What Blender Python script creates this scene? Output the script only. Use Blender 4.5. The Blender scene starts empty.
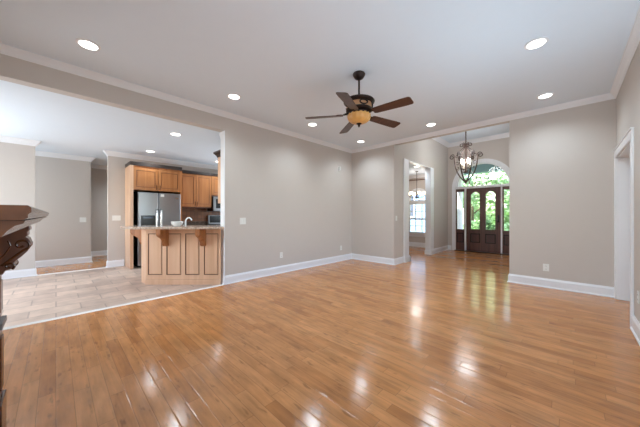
import bpy, bmesh, math, random
from mathutils import Vector, Matrix

# ------------------------------------------------------------------ camera, light, exposure
SC = bpy.context.scene
COL = SC.collection
PI = math.pi
R = math.radians

cam_d = bpy.data.cameras.new('camera')
cam = bpy.data.objects.new('camera', cam_d)
COL.objects.link(cam)
cam.location = (0, 0, 1.2)
cam.rotation_euler = (R(90), 0, R(44.105))
cam_d.sensor_width = 36.0
cam_d.lens = 255.875 / 640 * 36.0
cam_d.shift_y = 1.5 / 640
cam_d.clip_start = 0.05
SC.camera = cam

SC.view_settings.view_transform = 'Standard'
SC.view_settings.look = 'None'
SC.view_settings.gamma = 1.0
SC.view_settings.use_curve_mapping = False
SC.view_settings.exposure = 0.1

world = bpy.data.worlds.new('world')
SC.world = world
world.use_nodes = True
wn = world.node_tree.nodes
wl = world.node_tree.links
bg = wn['Background']
sky = wn.new('ShaderNodeTexSky')
sky.sky_type = 'NISHITA'
sky.sun_disc = False
sky.sun_elevation = R(50)
sky.sun_rotation = R(200)
wl.new(sky.outputs['Color'], bg.inputs['Color'])
bg.inputs['Strength'].default_value = 1.0

def lamp(name, typ, loc, rot, energy, color=(1, 1, 1), parent=None, **kw):
    d = bpy.data.lights.new(name, typ)
    d.energy = energy
    d.color = color
    for k, v in kw.items():
        setattr(d, k, v)
    o = bpy.data.objects.new(name, d)
    COL.objects.link(o)
    o.location = loc
    o.rotation_euler = rot
    if parent:
        o.parent = parent
        o.matrix_parent_inverse = Matrix.Translation(-parent.location)
    return o

lamp('sun', 'SUN', (0, -5, 12), (R(38), 0, R(-20)), 15.0, (1.0, 0.97, 0.94), angle=R(1))
# area lamps at unseen windows: kitchen_window inferred, the rest added as fill
FILL_TINT = (0.67, 0.86, 1.0)
lamp('kitchen_window_daylight', 'AREA', (-6.0, -2.56, 1.5), (R(112), 0, 0), 42, (0.84, 0.93, 1.0),
     shape='RECTANGLE', size=2.5, size_y=1.5)
lamp('nook_fill_light', 'AREA', (-7.5, -1.75, 1.5), (0, R(-116), R(14)), 48, (0.82, 0.92, 1.0),  # added to light the living ceiling through the opening
     shape='RECTANGLE', size=1.5, size_y=1.4)
lamp('kitchen_end_fill_light', 'AREA', (-6.0, 4.46, 1.55), (R(-118), 0, 0), 34, (0.76, 0.9, 1.0),  # added to brighten the far kitchen ceiling
     shape='RECTANGLE', size=1.6, size_y=1.1)
lamp('living_fill_light', 'AREA', (0.45, 1.1, 1.4), (0, R(122), 0), 9, FILL_TINT,  # added fill from the unseen part of the right wall
     shape='RECTANGLE', size=1.5, size_y=1.5)
lamp('living_fill_light', 'AREA', (0.45, 2.95, 1.4), (0, R(128), 0), 26, FILL_TINT,  # second added fill, tilted up for an even ceiling
     shape='RECTANGLE', size=1.5, size_y=1.5)
lamp('fireplace_fill_light', 'AREA', (-.12, -.4, 1.3), (R(108), 0, 0), 16, FILL_TINT,  # added fill just behind the camera
     shape='RECTANGLE', size=.8, size_y=1.8)
lamp('hall_fill_light', 'AREA', (-8.2, -2.56, 1.5), (R(90), 0, 0), 38, FILL_TINT,  # added to brighten the hallway wall
     shape='RECTANGLE', size=.8, size_y=1.5)

# ------------------------------------------------------------------ materials
def new_mat(name):
    m = bpy.data.materials.new(name)
    m.use_nodes = True
    return m, m.node_tree.nodes, m.node_tree.links, m.node_tree.nodes['Principled BSDF']

def srgb(r, g, b):
    f = lambda c: (c / 255 / 12.92) if c / 255 <= 0.04045 else ((c / 255 + 0.055) / 1.055) ** 2.4
    return (f(r), f(g), f(b), 1)

def plain(name, col, rough=0.5, metal=0.0, var=0.06, scale=8.0, bump=0.0, coat=0.0, spec=None):
    m, n, l, p = new_mat(name)
    tc = n.new('ShaderNodeTexCoord')
    nz = n.new('ShaderNodeTexNoise')
    nz.inputs['Scale'].default_value = scale
    nz.inputs['Detail'].default_value = 4
    l.new(tc.outputs['Object'], nz.inputs['Vector'])
    mx = n.new('ShaderNodeMix')
    mx.data_type = 'RGBA'
    mx.inputs[6].default_value = tuple(c * (1 - var) for c in col[:3]) + (1,)
    mx.inputs[7].default_value = tuple(min(1, c * (1 + var)) for c in col[:3]) + (1,)
    l.new(nz.outputs['Fac'], mx.inputs[0])
    l.new(mx.outputs[2], p.inputs['Base Color'])
    p.inputs['Roughness'].default_value = rough
    p.inputs['Metallic'].default_value = metal
    p.inputs['Coat Weight'].default_value = coat
    if spec is not None:
        p.inputs['Specular IOR Level'].default_value = spec
    if bump:
        b = n.new('ShaderNodeBump')
        b.inputs['Strength'].default_value = bump
        b.inputs['Distance'].default_value = 0.002
        n2 = n.new('ShaderNodeTexNoise')
        n2.inputs['Scale'].default_value = 120
        l.new(tc.outputs['Object'], n2.inputs['Vector'])
        l.new(n2.outputs['Fac'], b.inputs['Height'])
        l.new(b.outputs['Normal'], p.inputs['Normal'])
    return m

def wood(name, c1, c2, rough=0.4, axis='Z', scale=1.0, coat=0.2):
    """grain stretched along one axis"""
    m, n, l, p = new_mat(name)
    tc = n.new('ShaderNodeTexCoord')
    mp = n.new('ShaderNodeMapping')
    s = {'X': (1.2, 22, 22), 'Y': (22, 1.2, 22), 'Z': (22, 22, 1.2)}[axis]
    mp.inputs['Scale'].default_value = tuple(v * scale for v in s)
    l.new(tc.outputs['Object'], mp.inputs['Vector'])
    nz = n.new('ShaderNodeTexNoise')
    nz.inputs['Scale'].default_value = 1.0
    nz.inputs['Detail'].default_value = 6
    nz.inputs['Distortion'].default_value = 0.6
    l.new(mp.outputs['Vector'], nz.inputs['Vector'])
    cr = n.new('ShaderNodeValToRGB')
    cr.color_ramp.elements[0].position = 0.3
    cr.color_ramp.elements[0].color = c1
    cr.color_ramp.elements[1].position = 0.7
    cr.color_ramp.elements[1].color = c2
    l.new(nz.outputs['Fac'], cr.inputs['Fac'])
    l.new(cr.outputs['Color'], p.inputs['Base Color'])
    p.inputs['Roughness'].default_value = rough
    p.inputs['Coat Weight'].default_value = coat
    p.inputs['Coat Roughness'].default_value = 0.12
    return m

def emit(name, col, strength):
    m, n, l, p = new_mat(name)
    p.inputs['Base Color'].default_value = col
    p.inputs['Emission Color'].default_value = col
    p.inputs['Emission Strength'].default_value = strength
    return m

def math_node(n, l, op, a, b=None):
    nd = n.new('ShaderNodeMath')
    nd.operation = op
    for i, v in enumerate((a, b)):
        if v is None:
            continue
        if isinstance(v, (int, float)):
            nd.inputs[i].default_value = v
        else:
            l.new(v, nd.inputs[i])
    return nd.outputs[0]

def plank_floor(name, along='X'):
    m, n, l, p = new_mat(name)
    W, L = 0.0826, 0.78
    tc = n.new('ShaderNodeTexCoord')
    sp = n.new('ShaderNodeSeparateXYZ')
    l.new(tc.outputs['Object'], sp.inputs[0])
    LX, LY = (sp.outputs['X'], sp.outputs['Y']) if along == 'X' else (sp.outputs['Y'], sp.outputs['X'])
    M = lambda op, a, b=None: math_node(n, l, op, a, b)
    yr = M('DIVIDE', LY, W)
    row = M('FLOOR', yr)
    fy = M('SUBTRACT', yr, row)
    wn1 = n.new('ShaderNodeTexWhiteNoise')
    wn1.noise_dimensions = '1D'
    l.new(row, wn1.inputs['W'])
    xr = M('ADD', M('DIVIDE', LX, L), M('MULTIPLY', wn1.outputs['Value'], 7.3))
    col = M('FLOOR', xr)
    fx = M('SUBTRACT', xr, col)
    cb = n.new('ShaderNodeCombineXYZ')
    l.new(row, cb.inputs[0])
    l.new(col, cb.inputs[1])
    wn2 = n.new('ShaderNodeTexWhiteNoise')
    wn2.noise_dimensions = '3D'
    l.new(cb.outputs[0], wn2.inputs['Vector'])
    # board tone
    cr = n.new('ShaderNodeValToRGB')
    e = cr.color_ramp.elements
    e[0].position = 0.0
    e[0].color = FLOOR_DARK
    e[1].position = 1.0
    e[1].color = FLOOR_LIGHT
    k = cr.color_ramp.elements.new(0.28)
    k.color = FLOOR_MID
    l.new(wn2.outputs['Value'], cr.inputs['Fac'])
    # grain, shifted for every board
    cg = n.new('ShaderNodeCombineXYZ')
    l.new(M('ADD', M('MULTIPLY', LX, 2.2), M('MULTIPLY', wn2.outputs['Value'], 40)), cg.inputs[0])
    l.new(M('MULTIPLY', LY, 26), cg.inputs[1])
    l.new(M('MULTIPLY', wn2.outputs['Value'], 17), cg.inputs[2])
    nz = n.new('ShaderNodeTexNoise')
    nz.inputs['Scale'].default_value = 1.0
    nz.inputs['Detail'].default_value = 5
    nz.inputs['Distortion'].default_value = 0.8
    l.new(cg.outputs[0], nz.inputs['Vector'])
    # knots and cloudy patches
    nz2 = n.new('ShaderNodeTexNoise')
    nz2.inputs['Scale'].default_value = 5.0
    nz2.inputs['Detail'].default_value = 3
    mp = n.new('ShaderNodeMapping')
    mp.inputs['Scale'].default_value = (0.8, 2.0, 1)
    l.new(tc.outputs['Object'], mp.inputs['Vector'])
    l.new(mp.outputs[0], nz2.inputs['Vector'])
    g = M('ADD', M('MULTIPLY', M('SUBTRACT', nz.outputs['Fac'], 0.5), 0.75),
          M('MULTIPLY', M('SUBTRACT', nz2.outputs['Fac'], 0.5), 0.8))
    # small dark knots and mineral streaks
    nk = n.new('ShaderNodeTexNoise')
    nk.inputs['Scale'].default_value = 1.0
    nk.inputs['Detail'].default_value = 2
    ck = n.new('ShaderNodeCombineXYZ')
    l.new(M('ADD', M('MULTIPLY', LX, 7.0), M('MULTIPLY', wn2.outputs['Value'], 90)), ck.inputs[0])
    l.new(M('MULTIPLY', LY, 24), ck.inputs[1])
    l.new(ck.outputs[0], nk.inputs['Vector'])
    kr = n.new('ShaderNodeMapRange')
    kr.inputs['From Min'].default_value = 0.62
    kr.inputs['From Max'].default_value = 0.74
    kr.inputs['To Min'].default_value = 1.0
    kr.inputs['To Max'].default_value = 0.62
    l.new(nk.outputs['Fac'], kr.inputs['Value'])
    val = M('MULTIPLY', M('ADD', g, 1.0), kr.outputs[0])
    # seams
    ey = M('MINIMUM', fy, M('SUBTRACT', 1.0, fy))
    ex = M('MULTIPLY', M('MINIMUM', fx, M('SUBTRACT', 1.0, fx)), L / W)
    edge = M('MINIMUM', ey, ex)
    sm = n.new('ShaderNodeMapRange')
    sm.inputs['From Min'].default_value = 0.0
    sm.inputs['From Max'].default_value = 0.035
    sm.inputs['To Min'].default_value = 0.62
    sm.inputs['To Max'].default_value = 1.0
    l.new(edge, sm.inputs['Value'])
    val2 = M('MULTIPLY', val, sm.outputs[0])
    mx = n.new('ShaderNodeMix')
    mx.data_type = 'RGBA'
    mx.blend_type = 'MULTIPLY'
    mx.inputs[0].default_value = 1.0
    l.new(cr.outputs['Color'], mx.inputs[6])
    l.new(val2, mx.inputs[7])
    l.new(mx.outputs[2], p.inputs['Base Color'])
    # bevelled board edges + slight cupping + uneven polish
    hm = n.new('ShaderNodeMapRange')
    hm.inputs['From Min'].default_value = 0.0
    hm.inputs['From Max'].default_value = 0.07
    l.new(edge, hm.inputs['Value'])
    tilt = M('MULTIPLY', M('MULTIPLY', M('SUBTRACT', wn2.outputs['Value'], 0.5), 1.9), fy)
    nzb = n.new('ShaderNodeTexNoise')
    nzb.inputs['Scale'].default_value = 3.0
    l.new(tc.outputs['Object'], nzb.inputs['Vector'])
    h = M('ADD', M('ADD', M('MULTIPLY', hm.outputs[0], 0.5), tilt), M('MULTIPLY', nzb.outputs['Fac'], 1.2))
    b = n.new('ShaderNodeBump')
    b.inputs['Strength'].default_value = 0.5
    b.inputs['Distance'].default_value = 0.0016
    l.new(h, b.inputs['Height'])
    l.new(b.outputs['Normal'], p.inputs['Normal'])
    p.inputs['Roughness'].default_value = 0.15
    p.inputs['Specular IOR Level'].default_value = 0.5
    return m

def tile_floor(name):
    m, n, l, p = new_mat(name)
    tc = n.new('ShaderNodeTexCoord')
    br = n.new('ShaderNodeTexBrick')
    br.inputs['Scale'].default_value = 1.0
    br.inputs['Brick Width'].default_value = 0.46
    br.inputs['Row Height'].default_value = 0.3
    br.inputs['Mortar Size'].default_value = 0.008
    br.inputs['Color1'].default_value = srgb(214, 189, 170)
    br.inputs['Color2'].default_value = srgb(190, 166, 150)
    br.inputs['Mortar'].default_value = srgb(172, 150, 134)
    br.offset = 0.5
    mp = n.new('ShaderNodeMapping')
    mp.inputs['Rotation'].default_value = (0, 0, R(90))
    l.new(tc.outputs['Object'], mp.inputs['Vector'])
    l.new(mp.outputs[0], br.inputs['Vector'])
    nz = n.new('ShaderNodeTexNoise')
    nz.inputs['Scale'].default_value = 6
    nz.inputs['Detail'].default_value = 5
    l.new(tc.outputs['Object'], nz.inputs['Vector'])
    mr = n.new('ShaderNodeMapRange')
    mr.inputs['From Min'].default_value = 0.25
    mr.inputs['From Max'].default_value = 0.75
    mr.inputs['To Min'].default_value = 0.8
    mr.inputs['To Max'].default_value = 1.16
    l.new(nz.outputs['Fac'], mr.inputs['Value'])
    mx = n.new('ShaderNodeMix')
    mx.data_type = 'RGBA'
    mx.blend_type = 'MULTIPLY'
    mx.inputs[0].default_value = 1.0
    l.new(br.outputs['Color'], mx.inputs[6])
    l.new(mr.outputs[0], mx.inputs[7])
    l.new(mx.outputs[2], p.inputs['Base Color'])
    b = n.new('ShaderNodeBump')
    b.inputs['Strength'].default_value = 0.3
    b.inputs['Distance'].default_value = 0.002
    l.new(br.outputs['Fac'], b.inputs['Height'])
    b.invert = True
    l.new(b.outputs['Normal'], p.inputs['Normal'])
    p.inputs['Roughness'].default_value = 0.38
    return m

def backsplash(name):
    m, n, l, p = new_mat(name)
    tc = n.new('ShaderNodeTexCoord')
    br = n.new('ShaderNodeTexBrick')
    br.offset = 0
    br.inputs['Scale'].default_value = 1.0
    br.inputs['Brick Width'].default_value = 0.1
    br.inputs['Row Height'].default_value = 0.1
    br.inputs['Mortar Size'].default_value = 0.004
    br.inputs['Color1'].default_value = srgb(150, 100, 66)
    br.inputs['Color2'].default_value = srgb(120, 76, 50)
    br.inputs['Mortar'].default_value = srgb(100, 70, 50)
    mp = n.new('ShaderNodeMapping')
    mp.inputs['Rotation'].default_value = (0, R(90), 0)
    l.new(tc.outputs['Object'], mp.inputs['Vector'])
    l.new(mp.outputs[0], br.inputs['Vector'])
    l.new(br.outputs['Color'], p.inputs['Base Color'])
    p.inputs['Roughness'].default_value = 0.4
    return m

def granite(name, c1, c2, c3):
    m, n, l, p = new_mat(name)
    tc = n.new('ShaderNodeTexCoord')
    vz = n.new('ShaderNodeTexVoronoi')
    vz.inputs['Scale'].default_value = 90
    nz = n.new('ShaderNodeTexNoise')
    nz.inputs['Scale'].default_value = 40
    nz.inputs['Detail'].default_value = 6
    l.new(tc.outputs['Object'], vz.inputs['Vector'])
    l.new(tc.outputs['Object'], nz.inputs['Vector'])
    cr = n.new('ShaderNodeValToRGB')
    e = cr.color_ramp.elements
    e[0].position = 0.25
    e[0].color = c1
    e[1].position = 0.75
    e[1].color = c3
    k = e.new(0.5)
    k.color = c2
    mx = math_node(n, l, 'ADD', math_node(n, l, 'MULTIPLY', nz.outputs['Fac'], 0.7),
                   math_node(n, l, 'MULTIPLY', vz.outputs['Distance'], 0.5))
    l.new(mx, cr.inputs['Fac'])
    l.new(cr.outputs['Color'], p.inputs['Base Color'])
    p.inputs['Roughness'].default_value = 0.15
    return m

def glass(name, rough=0.0, tint=(1, 1, 1, 1)):
    """thin clear pane: mostly transmits, a little mirror reflection at grazing angles"""
    m, n, l, p = new_mat(name)
    n.remove(p)
    out = [k for k in n if k.type == 'OUTPUT_MATERIAL'][0]
    tr = n.new('ShaderNodeBsdfTransparent')
    tr.inputs['Color'].default_value = tint
    gl = n.new('ShaderNodeBsdfGlossy')
    gl.inputs['Roughness'].default_value = rough
    fr = n.new('ShaderNodeFresnel')
    fr.inputs['IOR'].default_value = 1.35
    mx = n.new('ShaderNodeMixShader')
    l.new(fr.outputs[0], mx.inputs[0])
    l.new(tr.outputs[0], mx.inputs[1])
    l.new(gl.outputs[0], mx.inputs[2])
    l.new(mx.outputs[0], out.inputs['Surface'])
    return m

def leaf_mat(name, c1, c2):
    m, n, l, p = new_mat(name)
    tc = n.new('ShaderNodeTexCoord')
    nz = n.new('ShaderNodeTexNoise')
    nz.inputs['Scale'].default_value = 3.5
    nz.inputs['Detail'].default_value = 3
    l.new(tc.outputs['Object'], nz.inputs['Vector'])
    cr = n.new('ShaderNodeValToRGB')
    cr.color_ramp.elements[0].position = 0.35
    cr.color_ramp.elements[0].color = c1
    cr.color_ramp.elements[1].position = 0.65
    cr.color_ramp.elements[1].color = c2
    l.new(nz.outputs['Fac'], cr.inputs['Fac'])
    l.new(cr.outputs['Color'], p.inputs['Base Color'])
    p.inputs['Roughness'].default_value = 0.5
    return m

FLOOR_DARK = srgb(178, 116, 66)
FLOOR_MID = srgb(193, 129, 76)
FLOOR_LIGHT = srgb(204, 141, 87)

M = {}
M['wall'] = plain('greige_wall_paint', srgb(206, 197, 189), 0.75, var=0.015, bump=0.05)
M['ceil'] = plain('white_ceiling_paint', srgb(229, 238, 247), 0.85, var=0.01, bump=0.05)
M['trim'] = plain('white_trim_paint', srgb(240, 240, 242), 0.35, var=0.01)
M['floor'] = plank_floor('oak_plank_floor')
M['floor_hall'] = plank_floor('hall_plank_floor', 'Y')
M['tile'] = tile_floor('slate_tile_floor')
M['strip'] = wood('threshold_wood', srgb(248, 242, 234), srgb(252, 248, 242), 0.25, 'Y')  # near-white colour carries the glare on the strip
M['maple'] = wood('honey_maple', srgb(166, 102, 52), srgb(190, 126, 74), 0.4, 'Z', 0.5)
M['maple_lit'] = wood('lit_maple', srgb(214, 168, 132), srgb(228, 186, 152), 0.4, 'Z', 0.5)  # honey maple with the light on it put into the colour
M['glaze'] = plain('dark_glaze', srgb(104, 62, 40), 0.5)
M['cabinet_crown'] = plain('dark_crown_wood', srgb(58, 46, 40), 0.4)
M['corbel'] = wood('amber_corbel_wood', srgb(150, 88, 44), srgb(184, 118, 66), 0.4, 'Z', 0.7)
M['mantel'] = wood('walnut_mantel_wood', srgb(62, 30, 11), srgb(94, 50, 22), 0.2, 'X', 0.9, 0.4)
M['mantel_dark'] = wood('dark_mantel_wood', srgb(70, 34, 20), srgb(112, 62, 34), 0.28, 'Z', 0.9, 0.4)
M['granite'] = granite('speckled_granite', srgb(70, 52, 44), srgb(160, 136, 118), srgb(214, 192, 174))
M['granite_dark'] = granite('dark_granite', srgb(28, 24, 24), srgb(70, 58, 52), srgb(130, 110, 96))
M['ledge'] = plain('grey_stone', srgb(120, 112, 108), 0.4)
M['steel'] = plain('brushed_steel', srgb(150, 151, 153), 0.32, 0.85, var=0.04)
M['chrome'] = plain('satin_chrome', srgb(214, 214, 214), 0.22, 0.9)
M['black'] = plain('black_plastic', srgb(18, 18, 19), 0.25)
M['dark'] = plain('recess_shade', srgb(22, 18, 16), 0.8)
M['white_gloss'] = plain('white_ceramic', srgb(236, 238, 236), 0.2)
M['plate'] = plain('white_plastic', srgb(236, 235, 230), 0.4)
M['slot'] = plain('grey_slot', srgb(120, 118, 112), 0.5)
M['backsplash'] = backsplash('brown_tile_backsplash')
M['bronze'] = plain('oil_rubbed_bronze', srgb(44, 32, 28), 0.38, 0.6)
M['fan_band'] = plain('antique_gold_band', srgb(196, 150, 108), 0.4, 0.2)
M['blade'] = wood('walnut_blade', srgb(54, 28, 20), srgb(80, 44, 32), 0.4, 'X', 0.8, 0.2)
M['amber'] = plain('amber_glass', srgb(216, 160, 90), 0.3, var=0.2, scale=20)
M['iron'] = plain('wrought_iron', srgb(84, 66, 58), 0.5, 0.5)
M['candle'] = plain('cream_candle_sleeve', srgb(226, 214, 190), 0.5)
M['door_wood'] = wood('dark_mahogany', srgb(74, 44, 40), srgb(100, 62, 54), 0.35, 'Z', 0.8, 0.3)
M['door_panel'] = wood('mahogany_panel', srgb(70, 38, 36), srgb(88, 52, 46), 0.3, 'Z', 0.8, 0.3)
M['glass'] = glass('clear_glass')
M['lens'] = emit('downlight_lens', (1.0, 0.97, 0.92, 1), 6.0)
M['bulb'] = emit('bulb_glow', (1.0, 0.93, 0.82, 1), 10.0)
M['bulb_warm'] = emit('warm_bulb_glow', (1.0, 0.8, 0.58, 1), 4.0)
M['leaf_a'] = leaf_mat('leaves_mid', srgb(116, 156, 94), srgb(196, 222, 164))
M['leaf_b'] = leaf_mat('leaves_pale', srgb(146, 182, 122), srgb(226, 240, 204))
M['leaf_c'] = leaf_mat('leaves_deep', srgb(60, 100, 50), srgb(130, 170, 92))
M['bark'] = plain('bark', srgb(110, 92, 76), 0.9, var=0.2)
M['grass'] = plain('lawn_grass', srgb(130, 164, 92), 0.9, var=0.25, scale=3)
M['concrete'] = plain('porch_concrete', srgb(196, 190, 180), 0.8, var=0.08)
M['porch'] = plain('porch_paint', srgb(150, 168, 178), 0.7, var=0.02)
M['column'] = plain('porch_column_paint', srgb(236, 226, 224), 0.6, var=0.02)
M['siding'] = plain('pale_house_siding', srgb(118, 140, 172), 0.7, var=0.03)
M['dark_glass'] = plain('dark_window_glass', srgb(52, 66, 88), 0.15)
M['roof'] = plain('grey_shingle', srgb(110, 108, 108), 0.9, var=0.2)

# ------------------------------------------------------------------ mesh helpers
class MB:
    def __init__(s):
        s.bm = bmesh.new()

    def box(s, x0, x1, y0, y1, z0, z1):
        v = [s.bm.verts.new((x, y, z)) for x in (x0, x1) for y in (y0, y1) for z in (z0, z1)]
        for f in ((0, 1, 3, 2), (4, 6, 7, 5), (0, 4, 5, 1), (2, 3, 7, 6), (0, 2, 6, 4), (1, 5, 7, 3)):
            s.bm.faces.new([v[i] for i in f])
        return s

    def obox(s, mat, x0, x1, y0, y1, z0, z1):
        """box in a local frame"""
        v = [s.bm.verts.new(mat @ Vector((x, y, z))) for x in (x0, x1) for y in (y0, y1) for z in (z0, z1)]
        for f in ((0, 1, 3, 2), (4, 6, 7, 5), (0, 4, 5, 1), (2, 3, 7, 6), (0, 2, 6, 4), (1, 5, 7, 3)):
            s.bm.faces.new([v[i] for i in f])
        return s

    def prism(s, pts, fn, a, b):
        """2-D outline pts, fn(u, v, w) -> point, extruded from w=a to w=b"""
        A = [s.bm.verts.new(fn(u, v, a)) for u, v in pts]
        B = [s.bm.verts.new(fn(u, v, b)) for u, v in pts]
        n = len(pts)
        s.bm.faces.new(A)
        s.bm.faces.new(list(reversed(B)))
        for i in range(n):
            j = (i + 1) % n
            s.bm.faces.new((A[i], B[i], B[j], A[j]))
        return s

    def ring(s, outer, inner, fn, a, b):
        """closed (or open) band between two outlines of the same length, extruded"""
        n = len(outer)
        P = [[s.bm.verts.new(fn(u, v, w)) for u, v in o] for o in (outer, inner) for w in (a, b)]
        oa, ob, ia, ib = P
        for i in range(n - 1):
            j = i + 1
            s.bm.faces.new((oa[i], oa[j], ia[j], ia[i]))
            s.bm.faces.new((ob[i], ib[i], ib[j], ob[j]))
            s.bm.faces.new((oa[i], ob[i], ob[j], oa[j]))
            s.bm.faces.new((ia[i], ia[j], ib[j], ib[i]))
        for i in (0, n - 1):
            s.bm.faces.new((oa[i], ia[i], ib[i], ob[i]))
        return s

    def lathe(s, prof, c=(0, 0, 0), n=24, axis='Z', ribs=0, rib_amp=0.0):
        """profile of (radius, height)"""
        rings = []
        for r, h in prof:
            ring = []
            for k in range(n):
                a = 2 * PI * k / n
                rr = max(r, 0.0004) * (1 + rib_amp * math.cos(ribs * a) if ribs else 1)
                x, y = rr * math.cos(a), rr * math.sin(a)
                q = {'Z': (x, y, h), 'X': (h, x, y), 'Y': (x, h, y)}[axis]
                ring.append(s.bm.verts.new((c[0] + q[0], c[1] + q[1], c[2] + q[2])))
            rings.append(ring)
        for a, b in zip(rings, rings[1:]):
            for k in range(n):
                j = (k + 1) % n
                s.bm.faces.new((a[k], a[j], b[j], b[k]))
        s.bm.faces.new(list(reversed(rings[0])))
        s.bm.faces.new(rings[-1])
        return s

    def tube(s, pts, r, n=8):
        pts = [Vector(p) for p in pts]
        rs = r if isinstance(r, (list, tuple)) else [r] * len(pts)
        rings = []
        up = None
        for i, p in enumerate(pts):
            t = (pts[min(i + 1, len(pts) - 1)] - pts[max(i - 1, 0)])
            if t.length < 1e-9:
                t = Vector((0, 0, 1))
            t.normalize()
            if up is None:
                up = Vector((0, 0, 1)) if abs(t.z) < 0.9 else Vector((1, 0, 0))
            a = t.cross(up)
            if a.length < 1e-6:
                a = t.cross(Vector((0, 1, 0)))
            a.normalize()
            b = a.cross(t).normalized()
            up = b
            rings.append([s.bm.verts.new(p + (a * math.cos(2 * PI * k / n) + b * math.sin(2 * PI * k / n)) * rs[i])
                          for k in range(n)])
        for a, b in zip(rings, rings[1:]):
            for k in range(n):
                j = (k + 1) % n
                s.bm.faces.new((a[k], a[j], b[j], b[k]))
        s.bm.faces.new(list(reversed(rings[0])))
        s.bm.faces.new(rings[-1])
        return s

    def sweep(s, path, prof, closed=False):
        """moulding: profile (d into the room, z), room on the left of the path"""
        P = [Vector((x, y)) for x, y in path]
        n = len(P)
        rings = []
        for i in range(n):
            def nrm(a, b):
                t = (b - a).normalized()
                return Vector((-t.y, t.x))
            ns = []
            if closed or i > 0:
                ns.append(nrm(P[(i - 1) % n], P[i]))
            if closed or i < n - 1:
                ns.append(nrm(P[i], P[(i + 1) % n]))
            if len(ns) == 2:
                m = (ns[0] + ns[1])
                m = m / max(0.2, (1 + ns[0].dot(ns[1])))
            else:
                m = ns[0]
            rings.append([s.bm.verts.new((P[i].x + m.x * d, P[i].y + m.y * d, z)) for d, z in prof])
        k = len(prof)
        for i in range(n if closed else n - 1):
            a, b = rings[i], rings[(i + 1) % n]
            for q in range(k):
                w = (q + 1) % k
                s.bm.faces.new((a[q], a[w], b[w], b[q]))
        if not closed:
            s.bm.faces.new(rings[0])
            s.bm.faces.new(list(reversed(rings[-1])))
        return s

    def build(s, name, mat, parent=None, smooth=False, bevel=0.0, label=None):
        bmesh.ops.recalc_face_normals(s.bm, faces=s.bm.faces)
        me = bpy.data.meshes.new(name)
        s.bm.to_mesh(me)
        s.bm.free()
        me.materials.append(mat)
        o = bpy.data.objects.new(name, me)
        COL.objects.link(o)
        if parent:
            top = parent
            off = Vector(parent.location)
            while top.parent:
                top = top.parent
                off = Vector(top.location)
            o.parent = parent
            # children are modelled in place; only the top object carries an offset
            o.matrix_parent_inverse = Matrix.Translation(-Vector(parent.location)) if parent.parent is None else Matrix.Identity(4)
        if smooth:
            for f in me.polygons:
                f.use_smooth = True
            try:
                md = o.modifiers.new('smooth_by_angle', 'EDGE_SPLIT')
                md.split_angle = R(40)
            except Exception:
                pass
        if bevel:
            b = o.modifiers.new('bevel', 'BEVEL')
            b.width = bevel
            b.segments = 2
            b.limit_method = 'ANGLE'
        if label:
            o['label'] = label
        return o

def tag(o, label, cat, group=None, kind=None):
    o['label'] = label
    o['category'] = cat
    if group:
        o['group'] = group
    if kind:
        o['kind'] = kind
    return o

def thing(name, label, cat, loc, group=None, kind=None):
    o = bpy.data.objects.new(name, None)
    o.empty_display_size = 0.1
    COL.objects.link(o)
    o.location = loc
    return tag(o, label, cat, group, kind)

def struct(o, label, cat):
    return tag(o, label, cat, kind='structure')

def copy_tree(o, parent=None):
    c = o.copy()
    COL.objects.link(c)
    if parent:
        c.parent = parent
    for ch in list(o.children):
        if ch.type != 'LIGHT':          # every lamp gets a light of its own
            copy_tree(ch, c)
    return c

XY = lambda u, v, w: (u, v, w)          # outline in plan
XZ = lambda u, v, w: (u, w, v)          # outline in an x-z wall
YZ = lambda u, v, w: (w, u, v)          # outline in a y-z wall

def arc(cx, cz, r, a0, a1, n):
    return [(cx + r * math.cos(R(a0 + (a1 - a0) * i / n)), cz + r * math.sin(R(a0 + (a1 - a0) * i / n))) for i in range(n + 1)]

# ------------------------------------------------------------------ the shell
XL, XR, YB, YF = -4.26, 0.5, 5.65, -0.45      # living room: left, right, back, fireplace wall
H, HK, HF, HD = 2.97, 2.66, 3.66, 2.70        # ceilings: living, kitchen, foyer, dining
YD = 9.48                                     # front door wall

m = MB()
m.box(XL, 2.3, YF - .12, YB + .12, -.1, 0)
m.box(-7.2, -.6, YB + .12, YD + .15, -.1, 0)
struct(m.build('floor', M['floor']), 'glossy honey oak plank floor of the living room and foyer', 'floor')
m = MB().box(-7.55, XL, -2.6, 4.5, -.1, 0)
struct(m.build('floor_kitchen', M['tile']), 'pinkish grey stone tile floor of the kitchen', 'floor')
m = MB().box(-10.1, -7.55, -2.6, 3.1, -.1, 0)
struct(m.build('floor_hall', M['floor_hall']), 'brown wood floor of the hallway beyond the kitchen', 'floor')

m = MB().box(XL - .14, XR + .12, YF - .12, YB + .12, H, H + .1)
struct(m.build('ceiling', M['ceil']), 'flat white living room ceiling with recessed lights', 'ceiling')
m = MB().box(-10.1, XL - .14, -2.72, 4.62, HK, HK + .1)
struct(m.build('ceiling_kitchen', M['ceil']), 'lower white kitchen ceiling beyond the wide opening', 'ceiling')
m = MB().box(-3.12, -.63, YB + .12, YD + .15, HF, HF + .1)
struct(m.build('ceiling_foyer', M['ceil']), 'tall white foyer ceiling above the iron lantern', 'ceiling')
m = MB().box(-7.2, -3.12, YB + .12, YD + .15, HD, HD + .1)
struct(m.build('ceiling_dining', M['ceil']), 'white dining room ceiling seen through the cased opening', 'ceiling')

# left wall with the wide opening to the kitchen
m = MB().box(XL - .14, XL, 2.03, YB + .12, 0, H)
m.box(XL - .14, XL, YF - .12, 2.03, HK, H)
struct(m.build('wall_left', M['wall']), 'long greige left wall with the wide kitchen opening', 'wall')
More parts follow.
